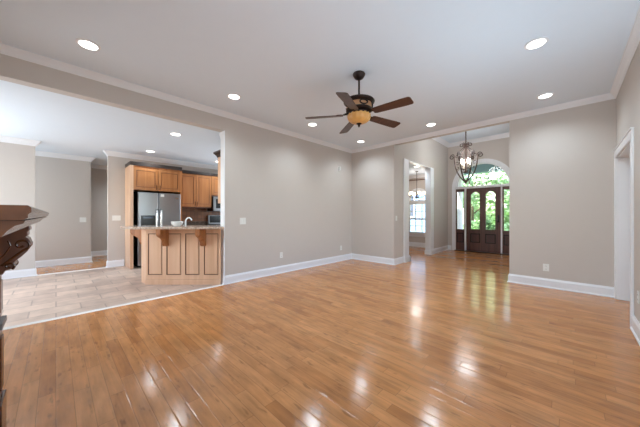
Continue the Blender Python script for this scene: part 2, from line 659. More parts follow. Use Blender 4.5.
# back wall: short return on the left, header, block on the right
m = MB().box(XL, -3.0, YB, YB + .12, 0, H)
m.box(-3.0, -.753, YB, YB + .12, H - .08, HF + .1)
m.box(-.753, XR, YB, YB + .12, 0, H)
struct(m.build('wall_back', M['wall']), 'greige back wall either side of the foyer opening', 'wall')
m = MB().box(XR, XR + .12, YF - .12, .3, 0, H)
m.box(XR, XR + .12, 3.75, 4.325, 0, H).box(XR, XR + .12, 1.9, 2.15, 0, H)
for a, b in ((.3, 1.9), (2.15, 3.75)):
    m.box(XR, XR + .12, a, b, 0, .55).box(XR, XR + .12, a, b, 2.45, H)
m.box(XR, XR + .12, 5.56, YB + .12, 0, H).box(XR, XR + .12, 4.325, 5.56, 2.02, H)
struct(m.build('wall_right', M['wall']), 'greige right wall with the white cased doorway', 'wall')
m = MB().box(XL, -.57, YF - .12, YF, 0, H).box(.33, XR, YF - .12, YF, 0, H)
m.box(-.57, .33, YF - .12, YF, 0, .4).box(-.57, .33, YF - .12, YF, 2.4, H)
struct(m.build('wall_fireplace', M['wall']), 'greige wall behind the wooden mantel', 'wall')
# foyer side walls
m = MB().box(-3.12, -3.0, YB + .12, 6.4, 0, HF + .1)
m.box(-3.12, -3.0, 7.88, YD, 0, HF + .1)
m.box(-3.12, -3.0, 6.4, 7.88, 2.635, HF + .1)
struct(m.build('wall_foyer_left', M['wall']), 'foyer left wall with the cased dining room opening', 'wall')
m = MB().box(-.753, -.63, YB + .12, YD, 0, HF + .1)
struct(m.build('wall_foyer_right', M['wall']), 'foyer right wall beside the front door', 'wall')

# front wall with an arched door opening and an arched dining window
DX, DZ, DR = -1.985, 2.12, 0.79          # door unit: centre, spring of the arch, half width
WX, WR, WZ0, WZ1 = -4.05, 0.37, 0.51, 1.76
def spandrel(mb, cx, r, spring, top, y0, y1, n=24):
    pts = arc(cx, spring, r, 180, 0, n)
    mb.ring([(x, top) for x, z in pts], pts, XZ, y0, y1)
m = MB()
TOP = HF + .1
m.box(-7.2, WX - WR, YD, YD + .15, 0, TOP)
m.box(WX - WR, WX + WR, YD, YD + .15, 0, WZ0)
spandrel(m, WX, WR, WZ1, TOP, YD, YD + .15)
m.box(WX + WR, DX - DR, YD, YD + .15, 0, TOP)
spandrel(m, DX, DR, DZ, TOP, YD, YD + .15)
m.box(DX + DR, -.63, YD, YD + .15, 0, TOP)
struct(m.build('wall_front', M['wall']), 'greige front wall around the arched entrance', 'wall')
# dining room's other walls
m = MB().box(-7.2, -7.08, YB + .12, YD, 0, HD)
struct(m.build('wall_dining', M['wall']), 'dining room side wall', 'wall')
m = MB().box(-7.08, -3.12, YB + .12, YB + .2, 0, HD)
struct(m.build('wall_dining_rear', M['wall']), 'dining room rear wall', 'wall')
# kitchen and hall
m = MB().box(-7.65, -7.55, -2.6, -2.5, 0, HK).box(-7.65, -7.55, -1.0, -.288, 0, HK)
m.box(-7.65, -7.55, -2.5, -1.0, 0, .7).box(-7.65, -7.55, -2.5, -1.0, 2.35, HK)
m.box(-7.65, -7.55, .827, 4.5, 0, HK)
struct(m.build('wall_kitchen', M['wall']), 'pale kitchen wall behind the cabinets with the hallway opening', 'wall')
m = MB().box(-7.65, -6.9, 4.5, 4.62, 0, HK).box(-5.1, XL - .14, 4.5, 4.62, 0, HK)
m.box(-6.9, -5.1, 4.5, 4.62, 0, .95).box(-6.9, -5.1, 4.5, 4.62, 2.2, HK)
struct(m.build('wall_kitchen_end', M['wall']), 'kitchen end wall', 'wall')
m = MB().box(-10.1, -8.65, -2.72, -2.6, 0, HK).box(-7.75, -7.3, -2.72, -2.6, 0, HK)
m.box(-8.65, -7.75, -2.72, -2.6, 0, .7).box(-8.65, -7.75, -2.72, -2.6, 2.3, HK)
m.box(-4.7, XL, -2.72, -2.6, 0, HK).box(-7.3, -4.7, -2.72, -2.6, 0, .7).box(-7.3, -4.7, -2.72, -2.6, 2.4, HK)
struct(m.build('wall_kitchen_side', M['wall']), 'kitchen wall with the wide window', 'wall')
m = MB().box(XL - .14, XL, -2.6, YF - .12, 0, HK)
struct(m.build('wall_kitchen_inner', M['wall']), 'kitchen wall backing onto the fireplace corner', 'wall')
m = MB().box(-8.85, -8.73, -2.6, .62, 0, HK).box(-10.0, -9.9, -2.6, 3.1, 0, HK).box(-9.9, -7.65, 3.0, 3.1, 0, HK)
struct(m.build('wall_hall', M['wall']), 'greige hallway walls beyond the kitchen', 'wall')
# small room beyond the right-hand doorway
m = MB().box(2.2, 2.3, 3.4, YB + .12, 0, 2.5).box(XR + .12, 2.2, 3.4, 3.5, 0, 2.5).box(XR + .12, 2.2, YB, YB + .12, 0, 2.5)
m.box(XR + .12, 2.3, 3.4, YB + .12, 2.5, 2.6)
struct(m.build('wall_side_room', M['wall']), 'walls of the side room past the right doorway', 'wall')

# ------------------------------------------------------------------ unseen windows, added to hold fill lamps except the inferred window_2
def plain_window(name, x0, x1, y0, y1, z0, z1, label):
    t = thing(name, label, 'window', ((x0 + x1) / 2, (y0 + y1) / 2, z0), kind='structure')
    f = MB()
    if abs(x1 - x0) < abs(y1 - y0):
        for a, b in ((y0, y0 + .06), (y1 - .06, y1), ((y0 + y1) / 2 - .02, (y0 + y1) / 2 + .02)):
            f.box(x0, x1, a, b, z0, z1)
        for a, b in ((z0, z0 + .06), (z1 - .06, z1), ((z0 + z1) / 2 - .02, (z0 + z1) / 2 + .02)):
            f.box(x0 + .005, x1 - .005, y0, y1, a, b)
        g = MB().box((x0 + x1) / 2 - .003, (x0 + x1) / 2 + .003, y0, y1, z0, z1)
    else:
        for a, b in ((x0, x0 + .06), (x1 - .06, x1), ((x0 + x1) / 2 - .02, (x0 + x1) / 2 + .02)):
            f.box(a, b, y0, y1, z0, z1)
        for a, b in ((z0, z0 + .06), (z1 - .06, z1), ((z0 + z1) / 2 - .02, (z0 + z1) / 2 + .02)):
            f.box(x0, x1, y0 + .005, y1 - .005, a, b)
        g = MB().box(x0, x1, (y0 + y1) / 2 - .003, (y0 + y1) / 2 + .003, z0, z1)
    f.build('frame', M['trim'], t)
    g.build('pane', M['glass'], t)
    return t
plain_window('added_window_1', XR + .04, XR + .1, .3, 1.9, .55, 2.45, 'added unseen white framed right wall window nearer the fireplace')
plain_window('added_window_9', XR + .04, XR + .1, 2.15, 3.75, .55, 2.45, 'added unseen white framed right wall window nearer the doorway')
plain_window('window_2', -7.3, -4.7, -2.69, -2.63, .7, 2.4, 'wide white framed kitchen window')

plain_window('added_window_8', -8.65, -7.75, -2.69, -2.63, .7, 2.3, 'added unseen white framed hallway window')
plain_window('added_window_10', -7.63, -7.57, -2.5, -1.0, .7, 2.35, 'added unseen white framed interior window of the breakfast nook')
plain_window('added_window_11', -6.9, -5.1, 4.53, 4.59, .95, 2.2, 'added unseen white framed window in the kitchen end wall')
plain_window('added_window_7', -.57, .33, YF - .1, YF - .04, .4, 2.4, 'added unseen tall white framed window right of the fireplace')

# ------------------------------------------------------------------ mouldings
def crown_prof(z, s=1.0):
    return [(0, z), (0, z - .14 * s), (.012 * s, z - .14 * s), (.016 * s, z - .122 * s), (.03 * s, z - .108 * s), (.048 * s, z - .075 * s),
            (.078 * s, z - .042 * s), (.092 * s, z - .03 * s), (.096 * s, z - .016 * s), (.112 * s, z - .014 * s), (.112 * s, z)]
def base_prof(h=.15, d=.018):
    return [(0, .001), (d + .012, .001), (d + .012, .012), (d + .006, .02), (d, .022), (d, h - .03), (d - .007, h - .014), (d - .011, h), (0, h)]

m = MB().sweep([(XR, YF), (XR, YB), (XL, YB), (XL, YF)], crown_prof(H, .58), True)
struct(m.build('trim_1', M['trim']), 'white crown moulding around the living room ceiling', 'crown moulding')
m = MB().sweep([(-.753, YD), (-3.0, YD), (-3.0, YB + .12)], crown_prof(HF, .85))
struct(m.build('trim_2', M['trim']), 'white crown moulding around the tall foyer', 'crown moulding')
m = MB().sweep([(-7.55, 4.5), (-7.55, .827), (-7.65, .827)], crown_prof(HK, .75))
m.sweep([(-7.65, -.288), (-7.55, -.288), (-7.55, -2.6)], crown_prof(HK, .75))
struct(m.build('trim_3', M['trim']), 'white crown moulding along the kitchen wall', 'crown moulding')
m = MB().sweep([(-9.9, 3.0), (-9.9, .62 - 1.5)], crown_prof(HK, .75))
m.sweep([(-8.85, .62), (-8.73, .62), (-8.73, -2.6)], crown_prof(HK, .75))
struct(m.build('trim_4', M['trim']), 'white crown moulding in the hallway', 'crown moulding')
m = MB().sweep([(-3.12, YD), (-7.08, YD)], crown_prof(HD, .75))
struct(m.build('trim_5', M['trim']), 'white crown moulding in the dining room', 'crown moulding')
m = MB().sweep([(XL - .14, 2.03), (XL - .14, 4.5)][::-1][::-1], [(0, HK), (0, HK - .12), (.02, HK - .115), (.07, HK - .04), (.09, HK - .02), (.09, HK)])
struct(m.build('trim_6', M['trim']), 'white crown moulding on the kitchen side of the stub wall', 'crown moulding')

m = MB().sweep([(-3.0, 6.14), (-3.0, YB), (XL, YB), (XL, 2.03), (XL - .14, 2.03)], base_prof())
struct(m.build('baseboard_left', M['trim']), 'white baseboard along the long left wall', 'baseboard')
m = MB().sweep([(XR, YB - .001), (-.753, YB), (-.753, YB + .1)][0:3], base_prof())
struct(m.build('baseboard_back', M['trim']), 'white baseboard of the wall block right of the foyer', 'baseboard')
m = MB().sweep([(XR, YF), (XR, 4.235)], base_prof())
struct(m.build('baseboard_right', M['trim']), 'white baseboard on the right wall by the doorway', 'baseboard')
m = MB().sweep([(DX - DR - .11, YD), (-3.0, YD), (-3.0, 8.12)], base_prof())
struct(m.build('baseboard_foyer', M['trim']), 'white baseboard in the foyer corner', 'baseboard')
m = MB().sweep([(-3.12, YD), (-7.08, YD)], base_prof(.17))
struct(m.build('baseboard_dining', M['trim']), 'white baseboard under the dining room window', 'baseboard')
m = MB().sweep([(-7.55, 1.12), (-7.55, .827), (-7.65, .827)], base_prof())
m.sweep([(-7.65, -.288), (-7.55, -.288), (-7.55, -2.6)], base_prof())
struct(m.build('baseboard_kitchen', M['trim']), 'white baseboard on the kitchen wall around the hallway opening', 'baseboard')
m = MB().sweep([(-9.9, 3.0), (-9.9, -2.6)], base_prof())
m.sweep([(-8.85, .62), (-8.73, .62), (-8.73, -2.6)], base_prof())
struct(m.build('baseboard_hall', M['trim']), 'white baseboard in the hallway', 'baseboard')

# white painted end of the left wall, thresholds
m = MB().box(XL - .146, XL + .004, 2.022, 2.03, 0, HK)
struct(m.build('trim_7', M['trim']), 'white painted end of the stub wall beside the bar', 'trim')
m = MB().prism([(XL - .035, 0.0), (XL + .035, 0.0), (XL + .028, .006), (XL + .012, .012), (XL - .012, .012), (XL - .03, .006)],
               lambda u, v, w: (u, w, v), YF, 1.995)
struct(m.build('trim_8', M['strip']), 'wood threshold strip with painted-in glare between oak planks and kitchen tile', 'threshold')
m = MB().prism([(-7.60, 0.0), (-7.53, 0.0), (-7.535, .007), (-7.555, .012), (-7.575, .012), (-7.595, .007)],
               lambda u, v, w: (u, w, v), -.288, .827)
struct(m.build('trim_9', M['strip']), 'wood threshold strip with painted-in glare at the hallway opening', 'threshold')

# casing of the right-hand doorway
m = MB()
for a, b in ((4.235, 4.325), (5.56, 5.648)):
    m.box(XR - .02, XR, a, b, 0, 2.02)
m.box(XR - .02, XR, 4.235, 5.648, 2.02, 2.11)
m.box(XR - .03, XR, 4.225, 5.648, 2.11, 2.125)
m.box(XR, XR + .12, 4.325, 4.34, 0, 2.02).box(XR, XR + .12, 5.545, 5.56, 0, 2.02).box(XR, XR + .12, 4.34, 5.545, 2.005, 2.02)
struct(m.build('trim_10', M['trim'], bevel=.004), 'white casing and jamb of the right-hand doorway', 'door casing')
t = thing('door_1', 'white door standing open inside the right-hand doorway', 'door', (.62, 5.52, 0), kind='structure')
MB().box(.625, 1.5, 5.505, 5.54, .01, 2.0).build('leaf', M['trim'], t)
k = MB()
k.lathe([(.012, 0), (.012, .03), (.028, .04), (.03, .06), (.02, .072)], (1.43, 5.505, .95), 16, 'Y')
k.bm.transform(Matrix.Translation((0, 5.505, 0)) @ Matrix.Scale(-1, 4, (0, 1, 0)) @ Matrix.Translation((0, -5.505, 0)))
k.build('knob', M['chrome'], t, True)

# cased opening from the foyer to the dining room: pilasters with plinth blocks
m = MB()
for a, b in ((6.14, 6.4), (7.88, 8.12)):
    m.box(-3.0, -2.975, a, b, .15, 2.635)
    m.box(-3.0, -2.94, a - .03, b + .03, 0, .12)
    m.box(-3.0, -2.955, a - .015, b + .015, .12, .155)
    m.box(-3.145, -3.12, a, b, 0, 2.635)
m.box(-3.13, -2.99, 6.4, 6.412, 0, 2.635).box(-3.13, -2.99, 7.868, 7.88, 0, 2.635)
m.box(-3.125, -2.995, 6.4, 7.88, 2.62, 2.635)
m.box(-3.15, -2.94, 7.84, 7.9, 0, .12).box(-3.15, -2.94, 6.38, 6.44, 0, .12)
struct(m.build('trim_11', M['trim']), 'white pilasters and jambs of the dining room opening', 'casing')

# ------------------------------------------------------------------ entrance: door, sidelights, arched transom
m = MB()
oc, ic = arc(DX, DZ, DR + .085, 180, 0, 28), arc(DX, DZ, DR - .0, 180, 0, 28)
m.ring(oc, ic, XZ, YD - .022, YD)
m.box(DX - DR - .085, DX - DR, YD - .022, YD, 0, DZ).box(DX + DR, DX + DR + .085, YD - .022, YD, 0, DZ)
# jamb liner, head, mullion posts and sill
m.ring(arc(DX, DZ, DR, 180, 0, 28), arc(DX, DZ, DR - .04, 180, 0, 28), XZ, YD, YD + .15)
m.box(DX - DR, DX - DR + .02, YD, YD + .15, 0, DZ).box(DX + DR - .02, DX + DR, YD, YD + .15, 0, DZ)
m.box(DX - DR, DX + DR, YD + .0, YD + .15, 2.075, DZ + .03)
for x in (-2.46, -1.46):
    m.box(x - .018, x + .018, YD - .005, YD + .12, 0, 2.08)
struct(m.build('trim_12', M['trim']), 'white arched casing and posts around the front entrance', 'door casing')
m = MB().box(DX - DR, DX + DR, YD - .03, YD + .18, .0, .02)
struct(m.build('trim_13', M['bronze']), 'dark sill under the front door', 'door sill')

def arched_panel_frame(mb, x0, x1, z0, z1, inner, y0, y1):
    """solid slab with openings; inner = list of (x0, x1, z0, z1, rise)"""
    xs = sorted({x0, x1} | {v for q in inner for v in q[:2]})
    cols = list(zip(xs, xs[1:]))
    for a, b in cols:
        cut = sorted([q for q in inner if q[0] <= a + 1e-6 and q[1] >= b - 1e-6], key=lambda q: q[2])
        z = z0
        for q in cut:
            mb.box(a, b, y0, y1, z, q[2])
            z = q[3]
            if q[4]:
                n = 10
                cx, hw = (q[0] + q[1]) / 2, (q[1] - q[0]) / 2
                pts = [(q[0] + (q[1] - q[0]) * i / n, q[3] - q[4] * ((q[0] + (q[1] - q[0]) * i / n - cx) / hw) ** 2) for i in range(n + 1)]
                mb.ring([(x, q[3] + .0005) for x, _ in pts], pts, XZ, y0, y1)
        mb.box(a, b, y0, y1, z, z1)

def lite_border(x0, x1, z0, z1, rise, y0, y1, w=.016):
    m = MB()
    n = 10
    cx, hw = (x0 + x1) / 2, (x1 - x0) / 2
    pts = [(x0 + (x1 - x0) * i / n, z1 - rise * ((x0 + (x1 - x0) * i / n - cx) / hw) ** 2) for i in range(n + 1)]
    inn = [(cx + (x - cx) * (1 - w / hw), z - w) for x, z in pts]
    out = [(x0, z0)] + pts + [(x1, z0), (x0, z0)]
    inn = [(x0 + w, z0 + w)] + inn + [(x1 - w, z0 + w), (x0 + w, z0 + w)]
    return m.ring(out, inn, XZ, y0, y1)

t = thing('door_2', 'dark mahogany front door with two arched glass lites', 'door', (DX, YD + .06, .02), kind='structure')
m = MB()
lites = [(-2.315, -2.03, .72, 1.97, .09), (-1.895, -1.61, .72, 1.97, .09)]
pans = [(-2.315, -2.03, .3, .6, 0), (-1.895, -1.61, .3, .6, 0)]
arched_panel_frame(m, -2.433, -1.487, .022, 2.073, lites + pans, YD + .04, YD + .085)
m.build('leaf', M['door_wood'], t)
for q in lites:
    lite_border(*q, YD + .033, YD + .092).build('glazing_bead', M['door_panel'], t)
    MB().box(q[0], q[1], YD + .06, YD + .066, q[2], q[3]).build('pane', M['glass'], t)
for q in pans:
    p = MB().box(q[0], q[1], YD + .055, YD + .07, q[2], q[3])
    p.build('panel', M['door_panel'], t)
    r = MB()
    r.ring([(q[0], q[2]), (q[1], q[2]), (q[1], q[3]), (q[0], q[3]), (q[0], q[2])],
           [(q[0] + .03, q[2] + .03), (q[1] - .03, q[2] + .03), (q[1] - .03, q[3] - .03), (q[0] + .03, q[3] - .03), (q[0] + .03, q[2] + .03)], XZ, YD + .03, YD + .056)
    r.build('panel_moulding', M['bronze'], t)
h = MB().box(-1.565, -1.52, YD + .025, YD + .04, .98, 1.2)
h.tube([(-1.543, YD + .03, 1.02), (-1.543, YD - .025, 1.02), (-1.66, YD - .03, 1.02)], .011, 8)
h.lathe([(.025, -.012), (.025, 0)], (-1.543, YD + .025, 1.15), 12, 'Y')
h.build('handle', M['black'], t)

def sidelight(name, x0, x1, label):
    t = thing(name, label, 'window', ((x0 + x1) / 2, YD + .06, .02), kind='structure')
    m = MB()
    g = (x0 + .035, x1 - .035, .72, 1.98, 0)
    p = (x0 + .035, x1 - .035, .28, .6, 0)
    arched_panel_frame(m, x0, x1, .022, 2.073, [g, p], YD + .04, YD + .085)
    m.build('frame', M['door_wood'], t)
    MB().box(g[0], g[1], YD + .06, YD + .066, g[2], g[3]).build('pane', M['glass'], t)
    MB().box(p[0], p[1], YD + .055, YD + .07, p[2], p[3]).build('panel', M['door_panel'], t)
    r = MB()
    r.ring([(p[0], p[2]), (p[1], p[2]), (p[1], p[3]), (p[0], p[3]), (p[0], p[2])],
           [(p[0] + .025, p[2] + .025), (p[1] - .025, p[2] + .025), (p[1] - .025, p[3] - .025), (p[0] + .025, p[3] - .025), (p[0] + .025, p[2] + .025)],
           XZ, YD + .03, YD + .056)
    r.build('panel_moulding', M['bronze'], t)
sidelight('window_3', DX - DR + .02, -2.478, 'narrow mahogany sidelight left of the front door')
sidelight('window_4', -1.442, DX + DR - .02, 'narrow mahogany sidelight right of the front door')
t = thing('window_5', 'white half round transom window above the front door', 'window', (DX, YD + .07, DZ), kind='structure')
m = MB()
m.ring(arc(DX, DZ + .02, DR - .04, 180, 0, 28), arc(DX, DZ + .02, DR - .085, 180, 0, 28), XZ, YD + .04, YD + .09)
for a in (60, 120):
    c_, s_ = math.cos(R(a)), math.sin(R(a))
    mt = Matrix.Translation((DX, YD + .065, DZ)) @ Matrix.Rotation(-R(a), 4, 'Y')
    m.obox(mt, .02, DR - .05, -.015, .015, -.011, .011)
m.build('frame', M['trim'], t)
MB().prism(arc(DX, DZ + .03, DR - .05, 180, 0, 28), XZ, YD + .062, YD + .068).build('pane', M['glass'], t)

# dining room window: double hung with a half round top
t = thing('window_6', 'white arched double-hung dining room window', 'window', (WX, YD + .06, WZ0), kind='structure')
m = MB()
m.ring(arc(WX, WZ1, WR + .08, 180, 0, 20), arc(WX, WZ1, WR, 180, 0, 20), XZ, YD - .02, YD)
m.box(WX - WR - .08, WX - WR, YD - .02, YD, WZ0, WZ1).box(WX + WR, WX + WR + .08, YD - .02, YD, WZ0, WZ1)
m.box(WX - WR - .12, WX + WR + .12, YD - .06, YD + .05, WZ0 - .035, WZ0)
m.box(WX - WR - .08, WX + WR + .08, YD - .02, YD, WZ0 - .13, WZ0 - .035)
m.build('casing', M['trim'], t)
m = MB()
m.ring(arc(WX, WZ1, WR, 180, 0, 20), arc(WX, WZ1, WR - .04, 180, 0, 20), XZ, YD + .03, YD + .1)
m.box(WX - WR, WX + WR, YD + .02, YD + .1, 1.6, WZ1)
m.box(WX - WR, WX - WR + .03, YD + .03, YD + .1, WZ0, 1.6).box(WX + WR - .03, WX + WR, YD + .03, YD + .1, WZ0, 1.6)
m.box(WX - WR, WX + WR, YD + .03, YD + .1, WZ0, WZ0 + .05).box(WX - WR, WX + WR, YD + .03, YD + .1, 1.02, 1.08)
for x in (WX - .12, WX + .12):
    m.box(x - .01, x + .01, YD + .055, YD + .085, WZ0, 1.6)
for z in (.79, 1.34):
    m.box(WX - WR, WX + WR, YD + .055, YD + .085, z - .01, z + .01)
m.box(WX - .01, WX + .01, YD + .055, YD + .085, WZ1, WZ1 + WR - .02)
m.build('sash', M['trim'], t)
g = MB().box(WX - WR, WX + WR, YD + .068, YD + .073, WZ0, 1.6)
g.prism(arc(WX, WZ1, WR - .02, 180, 0, 20), XZ, YD + .068, YD + .073)
g.build('pane', M['glass'], t)

# ------------------------------------------------------------------ outside
m = MB().box(-30, 22, YD + .15, 45, -.35, -.25)
tag(m.build('lawn', M['grass']), 'sunlit green lawn in front of the house', 'lawn', kind='structure')
m = MB().box(-5.2, 1.6, YD + .15, 11.7, -.25, -.04)
tag(m.build('porch_floor', M['concrete']), 'pale concrete porch outside the front door', 'porch floor', kind='structure')
m = MB().box(-3.4, 1.6, YD + .15, 11.9, 3.2, 3.3).box(-3.4, 1.6, 11.3, 11.6, 2.83, 3.2).box(-3.4, -3.1, YD + .15, 11.3, 2.83, 3.2)
tag(m.build('porch_ceiling', M['porch']), 'blue grey porch ceiling and beam above the entrance', 'porch ceiling', kind='structure')
def column(x, y, label):
    t = thing('porch_column', label, 'column', (x, y, -.04), 'porch columns')
    MB().lathe([(.15, .12), (.155, .5), (.13, 2.6), (.13, 2.67)], (x, y, -.04), 24).build('shaft', M['column'], t, True)
    MB().box(x - .2, x + .2, y - .2, y + .2, -.04, .08).build('plinth', M['column'], t, bevel=.01)
    MB().box(x - .18, x + .18, y - .18, y + .18, 2.63, 2.83).build('capital', M['column'], t, bevel=.01)
column(-3.2, 11.45, 'white round porch column seen through the left sidelight')

def tree(x, y, h, rx, rz, n, leaf, mat, label, seed, trunk=.12, cat='tree', name='leafy_tree'):
    rnd = random.Random(seed)
    t = thing(name, label, cat, (x, y, -.25), 'shrubs and trees in the front garden')
    tb = MB()
    tb.tube([(x, y, -.27), (x + .05, y, h * .3), (x - .04, y + .03, h * .6)], [trunk, trunk * .8, trunk * .4], 10)
    for k in range(6):
        a = k * 1.05 + rnd.random()
        tb.tube([(x, y, h * (.25 + .05 * k)), (x + math.cos(a) * rx * .4, y + math.sin(a) * rx * .4, h * (.4 + .06 * k)),
                 (x + math.cos(a) * rx * .7, y + math.sin(a) * rx * .7, h * (.5 + .06 * k))], [trunk * .4, trunk * .25, trunk * .1], 6)
    tb.build('trunk', M['bark'], t, True)
    fb = MB()
    bm = fb.bm
    clumps = []
    for k in range(26):
        u = rnd.uniform(-1, 1)
        a = rnd.uniform(0, 2 * PI)
        q = math.sqrt(1 - u * u) * rnd.uniform(.45, .9)
        clumps.append((x + rx * q * math.cos(a), y + rx * q * math.sin(a), h - rz + rz * u * .85, rnd.uniform(.28, .42) * rx))
    for k in range(n):
        cx, cy, cz, cr = rnd.choice(clumps)
        d = Vector((rnd.gauss(0, 1), rnd.gauss(0, 1), rnd.gauss(0, 1))).normalized()
        p = Vector((cx, cy, cz)) + d * cr * rnd.uniform(.55, 1.05)
        if p.z < -.2:
            p.z = rnd.uniform(-.2, .3)
        a = Vector((rnd.gauss(0, 1), rnd.gauss(0, 1), rnd.gauss(0, .6))).normalized()
        nn = (d + Vector((rnd.gauss(0, .5), rnd.gauss(0, .5), rnd.gauss(.3, .5)))).normalized()
        b = nn.cross(a)
        if b.length < 1e-3:
            continue
        b.normalize()
        a = b.cross(nn).normalized()
        s = leaf * rnd.uniform(.7, 1.3)
        vs = [bm.verts.new(p + a * s), bm.verts.new(p + b * s * .45 + nn * s * .1), bm.verts.new(p - a * s), bm.verts.new(p - b * s * .45 + nn * s * .1)]
        bm.faces.new(vs)
    fb.build('foliage', mat, t)
tree(-3.9, 16.2, 4.6, 1.75, 2.3, 5200, .15, M['leaf_b'], 'pale green leafy tree directly beyond the front door glass', 3)
tree(-.1, 15.6, 4.4, 1.7, 2.2, 4800, .15, M['leaf_a'], 'mid green leafy tree beyond the right sidelight', 5)
tree(-2.0, 20.2, 5.6, 2.2, 2.9, 5200, .2, M['leaf_b'], 'pale tall tree standing behind and between the two nearer trees', 9, .16)
tree(-5.6, 31.0, 8.0, 2.7, 4.2, 4500, .28, M['leaf_a'], 'tallest tree far back left of the entrance', 8, .2)
tree(.6, 29.5, 8.0, 2.7, 4.2, 4500, .28, M['leaf_b'], 'tall pale tree far back right of the entrance', 10, .2)
tree(-2.75, 13.2, 1.0, .55, .6, 2000, .075, M['leaf_c'], 'low dark green shrub in front of the porch', 12, .04, 'shrub', 'garden_shrub')
tree(-1.35, 13.0, .95, .5, .55, 2000, .075, M['leaf_a'], 'low mid green shrub right of the darker porch shrub', 13, .04, 'shrub', 'garden_shrub')
t = thing('neighbour_house', 'pale blue neighbouring house seen through the dining room window', 'house', (-11.5, 22, -.25))
MB().box(-13.5, -7.6, 20, 26, -.25, 4.2).build('wall', M['siding'], t)
MB().prism([(-14, 4.2), (-7.1, 4.2), (-10.5, 6.6)], XZ, 19.6, 26.4).build('roof', M['roof'], t)
for x, z in ((-9.35, 1.1), (-11.5, 1.1)):
    w = MB().box(x - .55, x + .55, 19.94, 20.0, z - .08, z + 1.75).build('window', M['trim'], t)
    MB().box(x - .48, x + .48, 19.92, 19.94, z, z + 1.67).build('pane', M['dark_glass'], w)

# ------------------------------------------------------------------ recessed ceiling lights
def downlight(x, y, z, label, group, watts, first=[None]):
    if first[0] is None:
        t = thing('recessed_downlight', label, 'ceiling light', (0, 0, 0), group)
        r = MB()
        r.lathe([(.098, 0), (.098, -.006), (.085, -.011), (.078, -.009), (.078, 0)], (0, 0, 0), 32)
        r.build('trim_ring', M['trim'], t, True)
        MB().lathe([(.0, -.0095), (.074, -.0125), (.074, -.0095)], (0, 0, 0), 32).build('lens', M['lens'], t)
        first[0] = t
        o = t
    else:
        o = copy_tree(first[0])
        o['label'] = label
        o['group'] = group
    o.location = (x, y, z)
    lamp('downlight_beam', 'SPOT', (0, 0, -.03), (0, 0, 0), watts, (.74, .89, 1.0), spot_size=R(150), spot_blend=.9, shadow_soft_size=.1).parent = o
    return o
G1 = 'recessed lights in the living room ceiling'
G2 = 'recessed lights in the kitchen ceiling'
W1, W2 = 52, 44
downlight(-3.572, .233, H, 'large recessed light nearest the camera, upper left of the ceiling', G1, 40)
downlight(-3.572, 1.845, H, 'recessed light above the end of the kitchen opening', G1, W1)
downlight(-3.572, 3.475, H, 'recessed light just left of the fan blade tip', G1, W1)
downlight(-3.572, 5.095, H, 'recessed light in the back left corner of the ceiling, below the fan', G1, W1)
downlight(-1.92, 5.095, H, 'recessed light near the foyer edge between fan and lantern', G1, W1)
downlight(-.243, 5.04, H, 'recessed light close to the crown above the right wall block', G1, W1)
downlight(-.235, 3.44, H, 'larger recessed light at the upper right, nearer the camera', G1, W1)
downlight(-5.07, 1.5, HK, 'kitchen recessed light nearest the header, above the bar', G2, W2)
downlight(-6.84, 1.5, HK, 'kitchen recessed light above the refrigerator cabinet', G2, W2)
downlight(-6.84, 3.09, HK, 'kitchen recessed light above the wall cabinets by the stub wall', G2, W2)
downlight(1.35, 4.7, 2.5, 'added unseen recessed light in the side room past the right doorway', 'added light of the side room', 42)  # added out of view to brighten the doorway jamb
downlight(-9.0, 1.9, HK, 'added unseen recessed light in the hallway ceiling behind the kitchen wall', 'added light of the hallway', 130)  # added out of view to lift the dim hallway end
downlight(-3.34, 7.72, HD, 'recessed light in the dining room ceiling past the cased opening', 'recessed light of the dining room', 36)

# ------------------------------------------------------------------ ceiling fan
fx, fy = -1.936, 2.72
t = thing('ceiling_fan', 'dark bronze five-blade ceiling fan with an amber glass light bowl', 'ceiling fan', (fx, fy, 3.03))
MB().lathe([(.075, 3.03), (.08, 3.018), (.074, 3.0), (.055, 2.97), (.03, 2.955), (.018, 2.95)], (fx, fy, 0), 28).build('canopy', M['bronze'], t, True)
MB().lathe([(.0125, 2.96), (.0125, 2.70)], (fx, fy, 0), 14).build('downrod', M['bronze'], t, True)
MB().lathe([(.02, 2.70), (.035, 2.694), (.06, 2.688), (.15, 2.684), (.192, 2.676), (.2, 2.664), (.194, 2.65), (.175, 2.638), (.158, 2.632)], (fx, fy, 0), 36).build('motor_cover', M['bronze'], t, True)
b = MB().lathe([(.158, 2.634), (.162, 2.615), (.16, 2.59), (.15, 2.572)], (fx, fy, 0), 36).build('motor_band', M['fan_band'], t, True, label='tan gold band around the motor')
for k in range(5):
    sb = MB()
    a = R(38 + 72 * k)
    c = Vector((fx + .165 * math.cos(a), fy + .165 * math.sin(a), 2.602))
    ux = Vector((-math.sin(a), math.cos(a), 0))
    sb.tube([c + ux * (.05 * math.cos(q)) + Vector((0, 0, .026 * math.sin(q))) for q in [i * PI / 6 for i in range(13)]], .009, 6)
    sb.build('scroll_ornament', M['bronze'], b, True)
MB().lathe([(.15, 2.575), (.168, 2.565), (.168, 2.545), (.13, 2.53), (.13, 2.515), (.145, 2.505), (.14, 2.49)], (fx, fy, 0), 36).build('blade_hub', M['bronze'], t, True)
MB().lathe([(.138, 2.505), (.146, 2.49), (.146, 2.465), (.135, 2.435), (.11, 2.41), (.07, 2.392), (.03, 2.385)], (fx, fy, 0), 64, 'Z', 16, .035).build('light_bowl', M['amber'], t, True, label='ribbed amber glass light bowl')
MB().lathe([(.03, 2.392), (.036, 2.383), (.024, 2.374), (.012, 2.366), (.016, 2.356), (.01, 2.346), (.003, 2.336)], (fx, fy, 0), 16).build('finial', M['bronze'], t, True)
